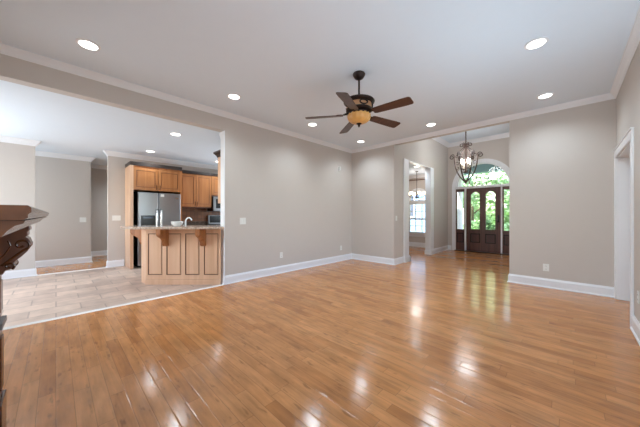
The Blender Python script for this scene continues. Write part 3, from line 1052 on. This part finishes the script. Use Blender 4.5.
for k in range(5):
    a = R(2 + 72 * k)
    mt = Matrix.Translation((fx, fy, 2.5)) @ Matrix.Rotation(a, 4, 'Z') @ Matrix.Rotation(R(1.5), 4, 'Y')
    pm = mt @ Matrix.Rotation(R(-13), 4, 'X')
    outl = [(.205, -.045), (.23, -.056), (.6, -.07), (.675, -.068), (.692, -.058), (.697, -.04), (.697, .04), (.692, .058), (.675, .068), (.6, .07), (.23, .056), (.205, .045)]
    bl = MB().prism(outl, lambda u, v, w, pm=pm: pm @ Vector((u, v, w)), -.004, .004).build('blade', M['blade'], t)
    br = MB()
    br.prism([(.13, -.016), (.2, -.012), (.235, -.04), (.29, -.028), (.27, 0), (.29, .028), (.235, .04), (.2, .012), (.13, .016)],
             lambda u, v, w, pm=pm: pm @ Vector((u, v, w)), .004, .012)
    br.tube([mt @ Vector((.12, 0, .03)), mt @ Vector((.16, 0, .022)), mt @ Vector((.2, 0, .009))], .012, 8)
    br.build('blade_iron', M['bronze'], bl)

t.location = (-1.88, 2.642, H)
t.scale = (.97, .97, .97)

# ------------------------------------------------------------------ foyer lantern chandelier
cx, cy = -1.955, 7.6
t = thing('foyer_chandelier', 'scrolled wrought iron cage lantern hanging in the foyer', 'chandelier', (cx, cy, HF))
MB().lathe([(.07, HF), (.07, HF - .015), (.04, HF - .04), (.015, HF - .05)], (cx, cy, 0), 20).build('canopy', M['iron'], t, True)
rd = MB().tube([(cx, cy, HF - .04), (cx, cy, 3.06)], .014, 8)
for i in range(14):
    z = HF - .07 - i * .04
    rd.lathe([(.013, z - .012), (.02, z), (.013, z + .012)], (cx, cy, 0), 8)
rd.build('chain', M['iron'], t)
MB().lathe([(.015, 3.1), (.035, 3.07), (.045, 3.04), (.03, 3.0), (.02, 2.97), (.02, 2.4), (.03, 2.38), (.03, 2.34), (.015, 2.32)], (cx, cy, 0), 12).build('stem', M['iron'], t, True)
def spiral(c, r0, r1, a0, a1, ux, n=16):
    out = []
    for i in range(n + 1):
        f = i / n
        a = R(a0 + (a1 - a0) * f)
        r = r0 + (r1 - r0) * f
        out.append(Vector(c) + ux * (r * math.cos(a)) + Vector((0, 0, r * math.sin(a))))
    return out
for k in range(6):
    a = R(60 * k + 14)
    u = Vector((math.cos(a), math.sin(a), 0))
    C = Vector((cx, cy, 0))
    P = lambda r, z: C + u * r + Vector((0, 0, z))
    # main rib: from the bottom finial outwards and up to the shoulder
    pts = [P(.015, 2.09), P(.07, 2.14), P(.14, 2.23), P(.2, 2.35), P(.24, 2.48), P(.262, 2.62), P(.268, 2.72), P(.27, 2.79)]
    rb = MB().tube(pts, .015, 8).build('rib', M['iron'], t, True)
    MB().tube(spiral(P(.3, 2.79), .03, .07, 180, -20, u, 14) + spiral(P(.325, 2.77), .055, .014, 20, -330, u, 18), .013, 7).build('shoulder_scroll', M['iron'], rb, True)
    MB().tube(spiral(P(.215, 2.77), .05, .012, 0, 330, u, 18), .008, 7).build('shoulder_scroll', M['iron'], rb, True)
    s = MB()
    s.tube([P(.268, 2.74), P(.2, 2.83), P(.12, 2.93), P(.06, 3.0), P(.03, 3.06)], .009, 7)
    s.build('crown_strap', M['iron'], rb, True)
    s = MB()
    s.tube([P(.02, 3.02), P(.06, 3.06)] + spiral(P(.1, 3.06), .055, .014, 180, -190, u, 18), .012, 7)
    s.build('crown_scroll', M['iron'], rb, True)
    s = MB().tube(spiral(P(.2, 2.58), .055, .012, 10, 350, u, 18), .007, 7)
    s.build('inner_scroll', M['iron'], rb, True)
    s = MB().tube(spiral(P(.19, 2.47), .045, .012, 30, -310, u, 18), .007, 7)
    s.build('inner_scroll', M['iron'], rb, True)
MB().lathe([(.025, 2.13), (.045, 2.1), (.035, 2.07), (.015, 2.05), (.022, 2.03), (.012, 2.01), (.003, 1.99)], (cx, cy, 0), 14).build('finial', M['iron'], t, True)
for k in range(4):
    a = R(90 * k + 40)
    u = Vector((math.cos(a), math.sin(a), 0))
    C = Vector((cx, cy, 0))
    p = C + u * .11
    ar = MB()
    ar.tube([C + Vector((0, 0, 2.36)), C + u * .06 + Vector((0, 0, 2.33)), C + u * .1 + Vector((0, 0, 2.36)), p + Vector((0, 0, 2.42))], .008, 7)
    ar.lathe([(.012, 2.42), (.032, 2.43), (.03, 2.44), (.014, 2.445)], (p.x, p.y, 0), 12)
    arm = ar.build('candle_arm', M['iron'], t, True)
    MB().lathe([(.014, 2.44), (.014, 2.56)], (p.x, p.y, 0), 12).build('candle_sleeve', M['candle'], arm, True)
    MB().lathe([(.008, 2.56), (.02, 2.59), (.024, 2.62), (.018, 2.66), (.005, 2.7)], (p.x, p.y, 0), 12).build('bulb', M['bulb'], arm, True)
lamp('foyer_chandelier_light', 'POINT', (cx, cy, 2.78), (0, 0, 0), 42, (.9, .95, 1), parent=t, shadow_soft_size=.24)

# dining room chandelier
cx, cy = -3.72, 8.6
t = thing('dining_chandelier', 'small bronze chandelier with warm bulbs before the dining room window', 'chandelier', (cx, cy, HD))
MB().tube([(cx, cy, HD), (cx, cy, 1.95)], .008, 8).build('rod', M['bronze'], t)
MB().lathe([(.05, HD), (.05, HD - .015), (.02, HD - .03)], (cx, cy, 0), 16).build('canopy', M['bronze'], t, True)
MB().lathe([(.012, 2.0), (.03, 1.96), (.04, 1.9), (.025, 1.84), (.035, 1.8), (.01, 1.76)], (cx, cy, 0), 14).build('column', M['bronze'], t, True)
for k in range(6):
    a = R(60 * k + 10)
    u = Vector((math.cos(a), math.sin(a), 0))
    C = Vector((cx, cy, 0))
    ar = MB().tube([C + Vector((0, 0, 1.84)), C + u * .1 + Vector((0, 0, 1.78)), C + u * .2 + Vector((0, 0, 1.8)), C + u * .26 + Vector((0, 0, 1.87))], .008, 7)
    p = C + u * .26
    ar.lathe([(.01, 1.86), (.035, 1.875), (.03, 1.885)], (p.x, p.y, 0), 10)
    arm = ar.build('arm', M['bronze'], t, True)
    MB().lathe([(.018, 1.885), (.045, 1.91), (.05, 1.95), (.04, 1.985), (.028, 1.99)], (p.x, p.y, 0), 12).build('shade', M['bulb_warm'], arm, True)
lamp('dining_chandelier_light', 'POINT', (cx, cy, 2.1), (0, 0, 0), 14, (1, .95, .9), parent=t, shadow_soft_size=.15)

t = thing('curtain_rod', 'brown curtain rod above the arched dining room window', 'curtain rod', (WX, YD - .08, 2.51))
MB().tube([(-4.8, YD - .08, 2.51), (-3.35, YD - .08, 2.51)], .014, 10).build('rod', M['glaze'], t, True)
for x, s in ((-4.8, -1), (-3.35, 1)):
    MB().lathe([(.012, 0), (.03, .03 * s), (.03, .05 * s), (.005, .08 * s)], (x, YD - .08, 2.51), 12, 'X').build('finial', M['glaze'], t, True)
for x in (-4.7, -3.45):
    MB().box(x - .012, x + .012, YD - .08, YD, 2.49, 2.505).box(x - .015, x + .015, YD - .01, YD, 2.45, 2.54).build('bracket', M['glaze'], t)

# ------------------------------------------------------------------ kitchen bar
FW, RT = Vector((-.696, .718, 0)), Vector((.718, .696, 0))
def dg(lat, dep, z=0):
    """bar frame: its long front is square to the diagonal of the room"""
    v = RT * lat + FW * dep
    return Vector((v.x, v.y, z))
A, B, Cc = dg(-1.715, 4.43), dg(-3.0, 4.43), dg(-3.19, 4.57)
t = thing('kitchen_bar', 'angled maple breakfast bar base in a painted lit tone with carved corbels', 'breakfast bar', (B.x, B.y, 0))
body = MB().prism([(v.x, v.y) for v in (A, B, Cc, dg(-3.19, 4.8), dg(-1.8, 4.8), dg(-1.79, 4.5))], XY, 0, .965)
body.build('bar_wall', M['maple_lit'], t)
FD = Matrix(((RT.x, FW.x, 0, 0), (RT.y, FW.y, 0, 0), (0, 0, 1, 0), (0, 0, 0, 1)))   # local (lat, dep, z)
def lat(px):
    return (px - 320) / 255.875 * 4.43
fr = MB()
edges = [(148.3, 162.7), (166.8, 181.5), (185.5, 199.8), (204.2, 218.6)]
f0 = 4.418
xs = [lat(146.3)] + [v for e in edges for v in (lat(e[0]), lat(e[1]))] + [lat(221)]
for i in range(0, len(xs), 2):
    fr.obox(FD, xs[i], xs[i + 1], f0, 4.43, .0, .965)
for e in edges:
    fr.obox(FD, lat(e[0]), lat(e[1]), f0, 4.43, 0, .165).obox(FD, lat(e[0]), lat(e[1]), f0, 4.43, .88, .965)
fr.obox(FD, lat(146.3), lat(221), 4.408, f0, 0, .09)
fr.build('face_frame', M['maple_lit'], t)
for e in edges:
    p = MB()
    a, b = lat(e[0]), lat(e[1])
    p.obox(FD, a + .022, b - .022, 4.42, 4.43, .187, .858)
    pn = p.build('panel', M['maple_lit'], t)
    g = MB()
    for q in ((a, a + .012, .165, .88), (b - .012, b, .165, .88), (a, b, .165, .177), (a, b, .868, .88)):
        g.obox(FD, q[0], q[1], 4.424, 4.43, q[2], q[3])
    g.build('glaze_line', M['glaze'], pn)
# corbels: scrolled brackets
def corbel(origin, out, side, w, h, d, mat, parent):
    """origin = top back centre; out = direction it projects; side = its width direction"""
    prof = [(0, 0), (d, 0), (d, -.1 * h), (.98 * d, -.3 * h), (.9 * d, -.4 * h), (.8 * d, -.42 * h), (.72 * d, -.44 * h), (.56 * d, -.52 * h),
            (.42 * d, -.6 * h), (.32 * d, -.7 * h), (.27 * d, -.82 * h), (.2 * d, -.94 * h), (.1 * d, -h), (0, -.96 * h)]
    f = lambda u, v, s: Vector(origin) + out * u + side * s + Vector((0, 0, v))
    c = MB().prism(prof, f, -w / 2, w / 2)
    o = c.build('corbel', mat, parent, bevel=.004)
    for s in (-1, 1):
        base = Vector(origin) + side * (s * w / 2)
        def sp(cu, cv, r0, r1, a0, a1, n=18):
            return [base + out * (cu + (r0 + (r1 - r0) * i / n) * math.cos(R(a0 + (a1 - a0) * i / n))) +
                    Vector((0, 0, cv + (r0 + (r1 - r0) * i / n) * math.sin(R(a0 + (a1 - a0) * i / n)))) for i in range(n + 1)]
        MB().tube(sp(d * .78, -.2 * h, .17 * h, .03 * h, -90, 330), .006, 6).build('scroll_carving', mat, o)
        MB().tube(sp(d * .14, -.86 * h, .1 * h, .03 * h, -90, 300), .005, 6).build('scroll_carving', mat, o)
    for k in (-1, 0, 1):
        MB().tube([f(d * .99, -.08 * h, k * w * .3), f(d * .98, -.3 * h, k * w * .3), f(d * .87, -.4 * h, k * w * .3), f(d * .6, -.5 * h, k * w * .3),
                 f(d * .4, -.62 * h, k * w * .3), f(d * .28, -.82 * h, k * w * .3), f(d * .2, -.99 * h, k * w * .3)], .008, 6).build('front_bead', mat, o)
    return o
for px in (167.2, 204.3):
    corbel(dg(lat(px), 4.416, .965), -FW, RT, .078, .3, .24, M['corbel'], t)
corbel(dg(-3.19, 4.66, .965), -RT, FW, .085, .3, .24, M['corbel'], t)

P = [dg(-1.56, 4.17), dg(-3.1, 4.17), dg(-3.48, 4.46), dg(-3.48, 4.84), dg(-3.2, 4.84), dg(-1.80, 4.84), Vector((-4.415, 2.0, 0)), Vector((-4.24, 2.0, 0))]
m = MB().prism([(v.x, v.y) for v in P], XY, .966, 1.004)
tag(m.build('bar_countertop', M['granite'], bevel=.008), 'speckled granite countertop overhanging the breakfast bar', 'countertop')
# lower sink run behind the bar
t = thing('sink_cabinet', 'maple sink cabinet run behind the raised bar', 'cabinet', tuple(dg(-2.5, 5.06)))
MB().obox(FD, -3.15, -1.82, 4.81, 5.35, 0, .885).build('body', M['maple'], t)
for i in range(3):
    a = -2.98 + i * .4
    d = MB().obox(FD, a, a + .39, 5.351, 5.368, .12, .86).build('door', M['maple'], t)
    MB().obox(FD, a + .35, a + .362, 5.369, 5.39, .65, .78).build('handle', M['bronze'], d)
t = tag(MB().obox(FD, -3.18, -1.82, 4.85, 5.38, .886, .92).build('sink_countertop', M['granite_dark'], bevel=.004),
        'dark granite worktop around the sink behind the bar', 'countertop')
fq = dg(-2.68, 5.1)
t = thing('sink_faucet', 'white gooseneck faucet rising behind the bar counter', 'faucet', (fq.x, fq.y, .92))
MB().lathe([(.028, .92), (.026, .935), (.016, .95)], (fq.x, fq.y, 0), 14).build('base', M['white_gloss'], t, True)
pts = [fq + Vector((0, 0, .94)), fq + Vector((0, 0, 1.055))]
for i in range(1, 11):
    a = PI - PI * .86 * i / 10
    pts.append(fq + RT * (.065 + .065 * math.cos(a)) + Vector((0, 0, 1.055 + .09 * math.sin(a))))
MB().tube(pts, [.016] * 3 + [.013] * 9, 10).build('spout', M['white_gloss'], t, True)
MB().tube([fq + Vector((0, 0, .97)), fq - RT * .05 + Vector((0, 0, 1.0))], [.009, .006], 8).build('lever', M['white_gloss'], t, True)
bq = dg(-2.485, 4.45)
MBb = MB().lathe([(.045, 1.004), (.055, 1.006), (.078, 1.03), (.092, 1.062), (.096, 1.088), (.092, 1.088), (.074, 1.04), (.05, 1.016), (.001, 1.013)], (bq.x, bq.y, 0), 28)
tag(MBb.build('serving_bowl', M['white_gloss'], None, True), 'white bowl standing on the granite bar counter', 'bowl')

# ------------------------------------------------------------------ kitchen cabinets
def cab_door(mb_parent, x, y0, y1, z0, z1, handle_y, hz0, hz1, mat=None):
    mat = mat or M['maple']
    d = MB()
    w = .055
    d.box(x, x + .012, y0, y1, z0, z1)
    for q in ((y0, y0 + w, z0, z1), (y1 - w, y1, z0, z1), (y0 + w, y1 - w, z0, z0 + w), (y0 + w, y1 - w, z1 - w, z1)):
        d.box(x + .012, x + .022, *q)
    d.box(x + .012, x + .019, y0 + w + .02, y1 - w - .02, z0 + w + .02, z1 - w - .02)
    dr = d.build('door', mat, mb_parent)
    g = MB()
    for q in ((y0 + w, y0 + w + .009, z0 + w, z1 - w), (y1 - w - .009, y1 - w, z0 + w, z1 - w), (y0 + w, y1 - w, z0 + w, z0 + w + .009), (y0 + w, y1 - w, z1 - w - .009, z1 - w)):
        g.box(x + .012, x + .015, *q)
    g.build('glaze_line', M['glaze'], dr)
    if handle_y is not None:
        MB().tube([(x + .022, handle_y, hz0), (x + .045, handle_y, hz0 + .012), (x + .045, handle_y, hz1 - .012), (x + .022, handle_y, hz1)], .006, 8).build('handle', M['bronze'], dr, True)
    return dr

t = thing('refrigerator_cabinet', 'tall maple cabinet surround with two doors over the refrigerator', 'cabinet', (-7.25, 1.67, 0))
MB().box(-7.545, -6.95, 1.14, 1.2, 0, 2.312).build('side_panel', M['maple_lit'], t)
MB().box(-7.545, -6.95, 2.16, 2.2, 0, 2.3).build('side_panel', M['maple'], t)
MB().box(-7.545, -6.972, 1.2, 2.16, 1.765, 2.312).build('box', M['maple'], t)
MB().box(-7.545, -7.53, 1.2, 2.16, 0, 1.765).build('back_panel', M['dark'], t)  # near-black sheet stands for the shade beside the refrigerator
cab_door(t, -6.972, 1.2, 1.675, 1.78, 2.265, 1.645, 1.8, 1.9)
cab_door(t, -6.972, 1.685, 2.16, 1.78, 2.265, 1.715, 1.8, 1.9)
MB().sweep([(-7.545, 1.14), (-6.95, 1.14), (-6.95, 2.2), (-7.19, 2.2)][::-1], [(0, 2.31), (-.01, 2.31), (-.018, 2.335), (-.05, 2.37), (-.062, 2.375), (-.062, 2.395), (0, 2.395)]).build('crown', M['cabinet_crown'], t, label='dark stained crown')

t = thing('refrigerator', 'stainless steel double-door refrigerator with a black water dispenser', 'refrigerator', (-7.2, 1.71, 0))
MB().box(-7.52, -6.96, 1.275, 2.15, .03, 1.72).build('body', M['black'], t)
dl = MB().box(-6.955, -6.895, 1.275, 1.67, .06, 1.715).build('door', M['steel'], t, bevel=.012)
dr = MB().box(-6.955, -6.895, 1.68, 2.15, .06, 1.715).build('door', M['steel'], t, bevel=.012)
MB().box(-6.896, -6.888, 1.33, 1.605, .86, 1.19).build('dispenser', M['black'], dl)
MB().box(-6.889, -6.885, 1.37, 1.565, 1.12, 1.165).build('dispenser_display', M['dark_glass'], dl)
for y, d in ((1.63, dl), (1.715, dr)):
    MB().tube([(-6.9, y, .55), (-6.845, y, .58), (-6.84, y, .7), (-6.84, y, 1.2), (-6.845, y, 1.3), (-6.9, y, 1.33)], .018, 10).build('handle', M['chrome'], d, True)
MB().box(-6.896, -6.892, 1.715, 1.79, 1.63, 1.69).build('paper_tag', M['plate'], dr)
MB().box(-6.896, -6.892, 2.03, 2.1, 1.6, 1.615).build('badge', M['chrome'], dr)

def upper_cabinet(name, label, y0, y1, z0, z1, doors, x0=-7.545, x1=-7.22, group=None):
    t = thing(name, label, 'cabinet', ((x0 + x1) / 2, (y0 + y1) / 2, z0), group)
    MB().box(x0, x1, y0, y1, z0, z1).build('box', M['maple'], t)
    w = (y1 - y0) / doors
    for i in range(doors):
        a = y0 + i * w
        hy = (a + w - .03) if (doors > 1 and i == 0) else a + .03
        cab_door(t, x1, a + .005, a + w - .005, z0 + .02, z1 - .03, hy, z0 + .04, z0 + .14)
    MB().sweep([(x1, y1), (x1, y0)], [(0, z1 - .02), (-.012, z1 - .02), (-.02, z1 + .01), (-.05, z1 + .045), (-.06, z1 + .05), (-.06, z1 + .07), (0, z1 + .07)]).build('crown', M['cabinet_crown'], t, label='dark stained crown')
    MB().box(x0, x1, y0, y1, z0 - .03, z0 - .001).build('light_rail', M['glaze'], t)
    return t
G3 = 'maple wall cabinets along the kitchen wall'
upper_cabinet('wall_cabinet', 'two-door maple wall cabinet right of the refrigerator', 2.215, 3.045, 1.42, 2.31, 2, group=G3)
upper_cabinet('wall_cabinet', 'short maple wall cabinet above the microwave', 3.055, 3.815, 1.76, 2.31, 2, group=G3)
t = thing('wall_cabinet', 'maple wall cabinet with dark crown on the stub wall, seen edge-on beside the white jamb', 'cabinet', (-4.57, 2.6, 1.42))
MB().box(-4.73, -4.405, 2.12, 3.1, 1.42, 2.3).build('box', M['maple_lit'], t)
MB().box(-4.75, -4.732, 2.13, 2.6, 1.43, 2.28).build('door', M['maple'], t)
MB().box(-4.75, -4.732, 2.61, 3.09, 1.43, 2.28).build('door', M['maple'], t)
MB().sweep([(-4.405, 2.12), (-4.73, 2.12), (-4.73, 3.1)], [(0, 2.28), (.012, 2.28), (.02, 2.31), (.05, 2.345), (.06, 2.35), (.06, 2.38), (0, 2.38)]).build('crown', M['cabinet_crown'], t, label='dark stained crown')

t = thing('microwave', 'stainless steel microwave under the short wall cabinet', 'microwave', (-7.35, 3.43, 1.31))
MB().box(-7.545, -7.17, 3.06, 3.81, 1.31, 1.725).build('body', M['black'], t)
d = MB().box(-7.168, -7.145, 3.075, 3.62, 1.315, 1.72).build('door', M['steel'], t, bevel=.004)
MB().box(-7.146, -7.141, 3.15, 3.54, 1.39, 1.65).build('window', M['black'], d)
MB().box(-7.168, -7.145, 3.63, 3.81, 1.315, 1.72).build('control_panel', M['black'], t)
MB().tube([(-7.145, 3.59, 1.37), (-7.11, 3.59, 1.39), (-7.11, 3.59, 1.65), (-7.145, 3.59, 1.67)], .01, 8).build('handle', M['chrome'], d, True)

t = thing('base_cabinet', 'maple base cabinet between refrigerator and range', 'cabinet', (-7.25, 2.63, 0))
MB().box(-7.545, -6.96, 2.215, 3.05, .1, .885).box(-7.545, -7.02, 2.215, 3.05, 0, .1).build('body', M['maple'], t)
cab_door(t, -6.96, 2.225, 2.62, .12, .68, 2.59, .5, .62)
cab_door(t, -6.96, 2.64, 3.04, .12, .68, 2.67, .5, .62)
for a, b in ((2.225, 2.62), (2.64, 3.04)):
    d = MB().box(-6.96, -6.94, a, b, .7, .86).build('drawer', M['maple'], t, bevel=.003)
    MB().tube([(-6.94, (a + b) / 2 - .05, .78), (-6.915, (a + b) / 2 - .04, .78), (-6.915, (a + b) / 2 + .04, .78), (-6.94, (a + b) / 2 + .05, .78)], .006, 8).build('handle', M['bronze'], d, True)
tag(MB().box(-7.545, -6.93, 2.212, 3.052, .886, .925).box(-7.545, -7.525, 2.212, 3.052, .925, 1.02).build('back_countertop', M['granite_dark'], bevel=.004),
    'dark granite worktop below the maple wall cabinets', 'countertop')
tag(MB().box(-7.549, -7.54, 2.215, 3.052, 1.021, 1.388).box(-7.549, -7.54, 3.052, 3.9, 1.021, 1.305).build('backsplash', M['backsplash']), 'brown tiled backsplash under the wall cabinets', 'backsplash')
t = thing('range', 'black and steel kitchen range below the microwave', 'range', (-7.22, 3.44, 0))
MB().box(-7.52, -6.93, 3.06, 3.82, 0, .92).build('body', M['steel'], t)
MB().box(-6.93, -6.905, 3.08, 3.8, .16, .78).build('oven_door', M['black'], t)
MB().box(-7.52, -6.94, 3.07, 3.81, .921, .935).build('cooktop', M['black'], t)
c = MB().box(-7.52, -7.45, 3.06, 3.82, .936, 1.19).build('control_panel', M['steel'], t, bevel=.006)
MB().box(-7.449, -7.443, 3.1, 3.78, .975, 1.175).build('control_glass', M['black'], c)

# ------------------------------------------------------------------ fireplace mantel
t = thing('fireplace_mantel', 'carved dark wood fireplace mantel at the left edge of the room', 'fireplace mantel', (-1.5, YF, 0))
MZ = 1.217
sh = [(YF + .002, MZ), (-.034, MZ), (-.03, MZ - .004), (-.03, MZ - .012), (-.034, MZ - .016), (-.034, MZ - .022), (-.04, MZ - .026), (YF + .002, MZ - .026)]
MB().prism(sh, lambda u, v, w: (w, u, v), -2.35, -.675).build('shelf', M['mantel'], t)
cv = [(YF + .002, MZ - .027), (-.038, MZ - .027), (-.04, MZ - .032), (-.05, MZ - .036), (-.058, MZ - .044), (-.064, MZ - .054), (-.078, MZ - .062), (-.1, MZ - .066), (-.1, MZ - .074), (YF + .002, MZ - .074)]
MB().prism(cv, lambda u, v, w: (w, u, v), -2.24, -.69).build('cove_moulding', M['mantel'], t)
MB().box(-2.28, -.74, YF + .002, -.27, .9, MZ - .075).build('frieze', M['mantel'], t)
def mantel_corbel(x0, x1):
    f = lambda u, v, w: (w, u, v)
    pr = [(-.27, 1.142), (-.098, 1.142), (-.095, 1.122), (-.104, 1.112), (-.104, 1.092), (-.112, 1.085), (-.1, 1.075), (-.094, 1.055), (-.095, 1.035),
          (-.104, 1.01), (-.124, .985), (-.146, .962), (-.152, .955), (-.146, .945), (-.15, .93), (-.164, .922), (-.18, .918), (-.186, .9), (-.27, .9)]
    o = MB().prism(pr, f, x0, x1).build('corbel', M['mantel_dark'], t, bevel=.003)
    for x in (x0, x1):
        def sp(cy, cz, r0, r1, a0, a1, n=22):
            return [(x, cy + (r0 + (r1 - r0) * i / n) * math.cos(R(a0 + (a1 - a0) * i / n)), cz + (r0 + (r1 - r0) * i / n) * math.sin(R(a0 + (a1 - a0) * i / n))) for i in range(n + 1)]
        MB().tube([(x, -.19, .945), (x, -.15, .985), (x, -.12, 1.015)] + sp(-.125, 1.045, .03, .008, -40, 330), .006, 7).build('scroll_carving', M['mantel'], o, True)
        MB().tube(sp(-.166, .94, .02, .005, -60, 300), .005, 7).build('scroll_carving', M['mantel'], o, True)
        MB().tube([(x, -.215, .96), (x, -.18, 1.0), (x, -.16, 1.04), (x, -.17, 1.07)], .004, 6).build('leaf_carving', M['mantel'], o, True)
    return o
def pilaster(x0, x1):
    mantel_corbel(x0 + .01, x1 - .01)
    p = MB().box(x0 + .01, x1 - .01, YF + .002, -.203, .66, .9).box(x0 + .01, x1 - .01, YF + .002, -.2, .25, .62)
    p.box(x0 + .045, x1 - .045, -.203, -.196, .7, .86).box(x0 + .045, x1 - .045, -.2, -.193, .3, .57)
    o = p.build('pilaster', M['mantel_dark'], t, bevel=.003)
    MB().box(x0, x1, YF + .002, -.186, .625, .655).build('cap', M['ledge'], o, bevel=.004)
    MB().box(x0 - .005, x1 + .005, YF + .002, -.188, 0, .25).build('plinth', M['mantel'], o, bevel=.004)
pilaster(-2.2, -2.03)
pilaster(-.99, -.82)
MB().box(-2.03, -.99, YF + .002, -.38, 0, .899).build('surround', M['granite_dark'], t)
MB().box(-1.85, -1.17, -.379, -.365, 0, .72).build('firebox', M['black'], t)

# ------------------------------------------------------------------ outlets, switches, sensor
def wall_plate(name, label, cat, loc, axis, toggles, group, w=.075, h=.118):
    t = thing(name, label, cat, loc, group)
    x, y, z = loc
    def bx(u0, u1, d0, d1, z0, z1):
        if axis == '+X':
            return (x + d0, x + d1, y + u0, y + u1, z0, z1)
        if axis == '-X':
            return (x - d1, x - d0, y + u0, y + u1, z0, z1)
        return (x + u0, x + u1, y - d1, y - d0, z0, z1)
    MB().box(*bx(-w / 2, w / 2, 0, .006, z - h / 2, z + h / 2)).build('plate', M['plate'], t, bevel=.002)
    for k in range(toggles):
        o = (k - (toggles - 1) / 2) * .046
        if cat == 'outlet':
            for dz in (-.024, .024):
                s = MB().box(*bx(-.016, .016, .0055, .008, z + dz - .014, z + dz + .014)).build('socket', M['plate'], t)
                MB().box(*bx(-.007, -.004, .008, .0085, z + dz - .006, z + dz + .006)).box(*bx(.004, .007, .008, .0085, z + dz - .006, z + dz + .006)).build('slot', M['slot'], s)
        else:
            MB().box(*bx(o - .015, o + .015, .0055, .009, z - .032, z + .032)).build('rocker', M['plate'], t, bevel=.001)
G4, G5 = 'wall outlets', 'light switches'
wall_plate('wall_outlet', 'white outlet low on the long left wall, nearest the bar', 'outlet', (XL, 3.24, .37), '+X', 1, G4)
wall_plate('wall_outlet', 'white outlet low on the left wall near the back corner', 'outlet', (XL, 5.18, .34), '+X', 1, G4)
wall_plate('wall_outlet', 'white outlet low on the wall block right of the foyer', 'outlet', (-.262, YB, .33), '-Y', 1, G4)
wall_plate('wall_outlet', 'white outlet on the right wall at the right edge of the view', 'outlet', (XR, 3.99, .39), '-X', 1, G4)
wall_plate('light_switch', 'wide white switch plate on the left wall beside the kitchen opening', 'light switch', (XL, 2.37, 1.09), '+X', 2, G5, .12)
wall_plate('light_switch', 'white switch on the foyer wall just inside the back corner', 'light switch', (-3.0, 5.76, 1.12), '+X', 1, G5)
wall_plate('light_switch', 'white switch plate on the hallway wall beyond the kitchen', 'light switch', (-8.73, .47, 1.08), '+X', 2, G5, .12)
wall_plate('light_switch', 'white switch plate on the kitchen wall left of the refrigerator cabinet', 'light switch', (-7.55, .98, 1.13), '+X', 3, G5, .16)
t = thing('motion_sensor', 'small white motion sensor high on the left wall near the back corner', 'motion sensor', (XL, 5.1, 2.37))
MB().box(XL, XL + .012, 5.06, 5.14, 2.35, 2.46).build('back_plate', M['plate'], t)
MB().prism([(XL + .012, 5.065), (XL + .045, 5.078), (XL + .055, 5.1), (XL + .045, 5.122), (XL + .012, 5.135)], XY, 2.36, 2.45).build('housing', M['plate'], t, bevel=.004)
MB().prism([(XL + .04, 5.082), (XL + .058, 5.1), (XL + .04, 5.118)], XY, 2.37, 2.405).build('lens', M['white_gloss'], t)
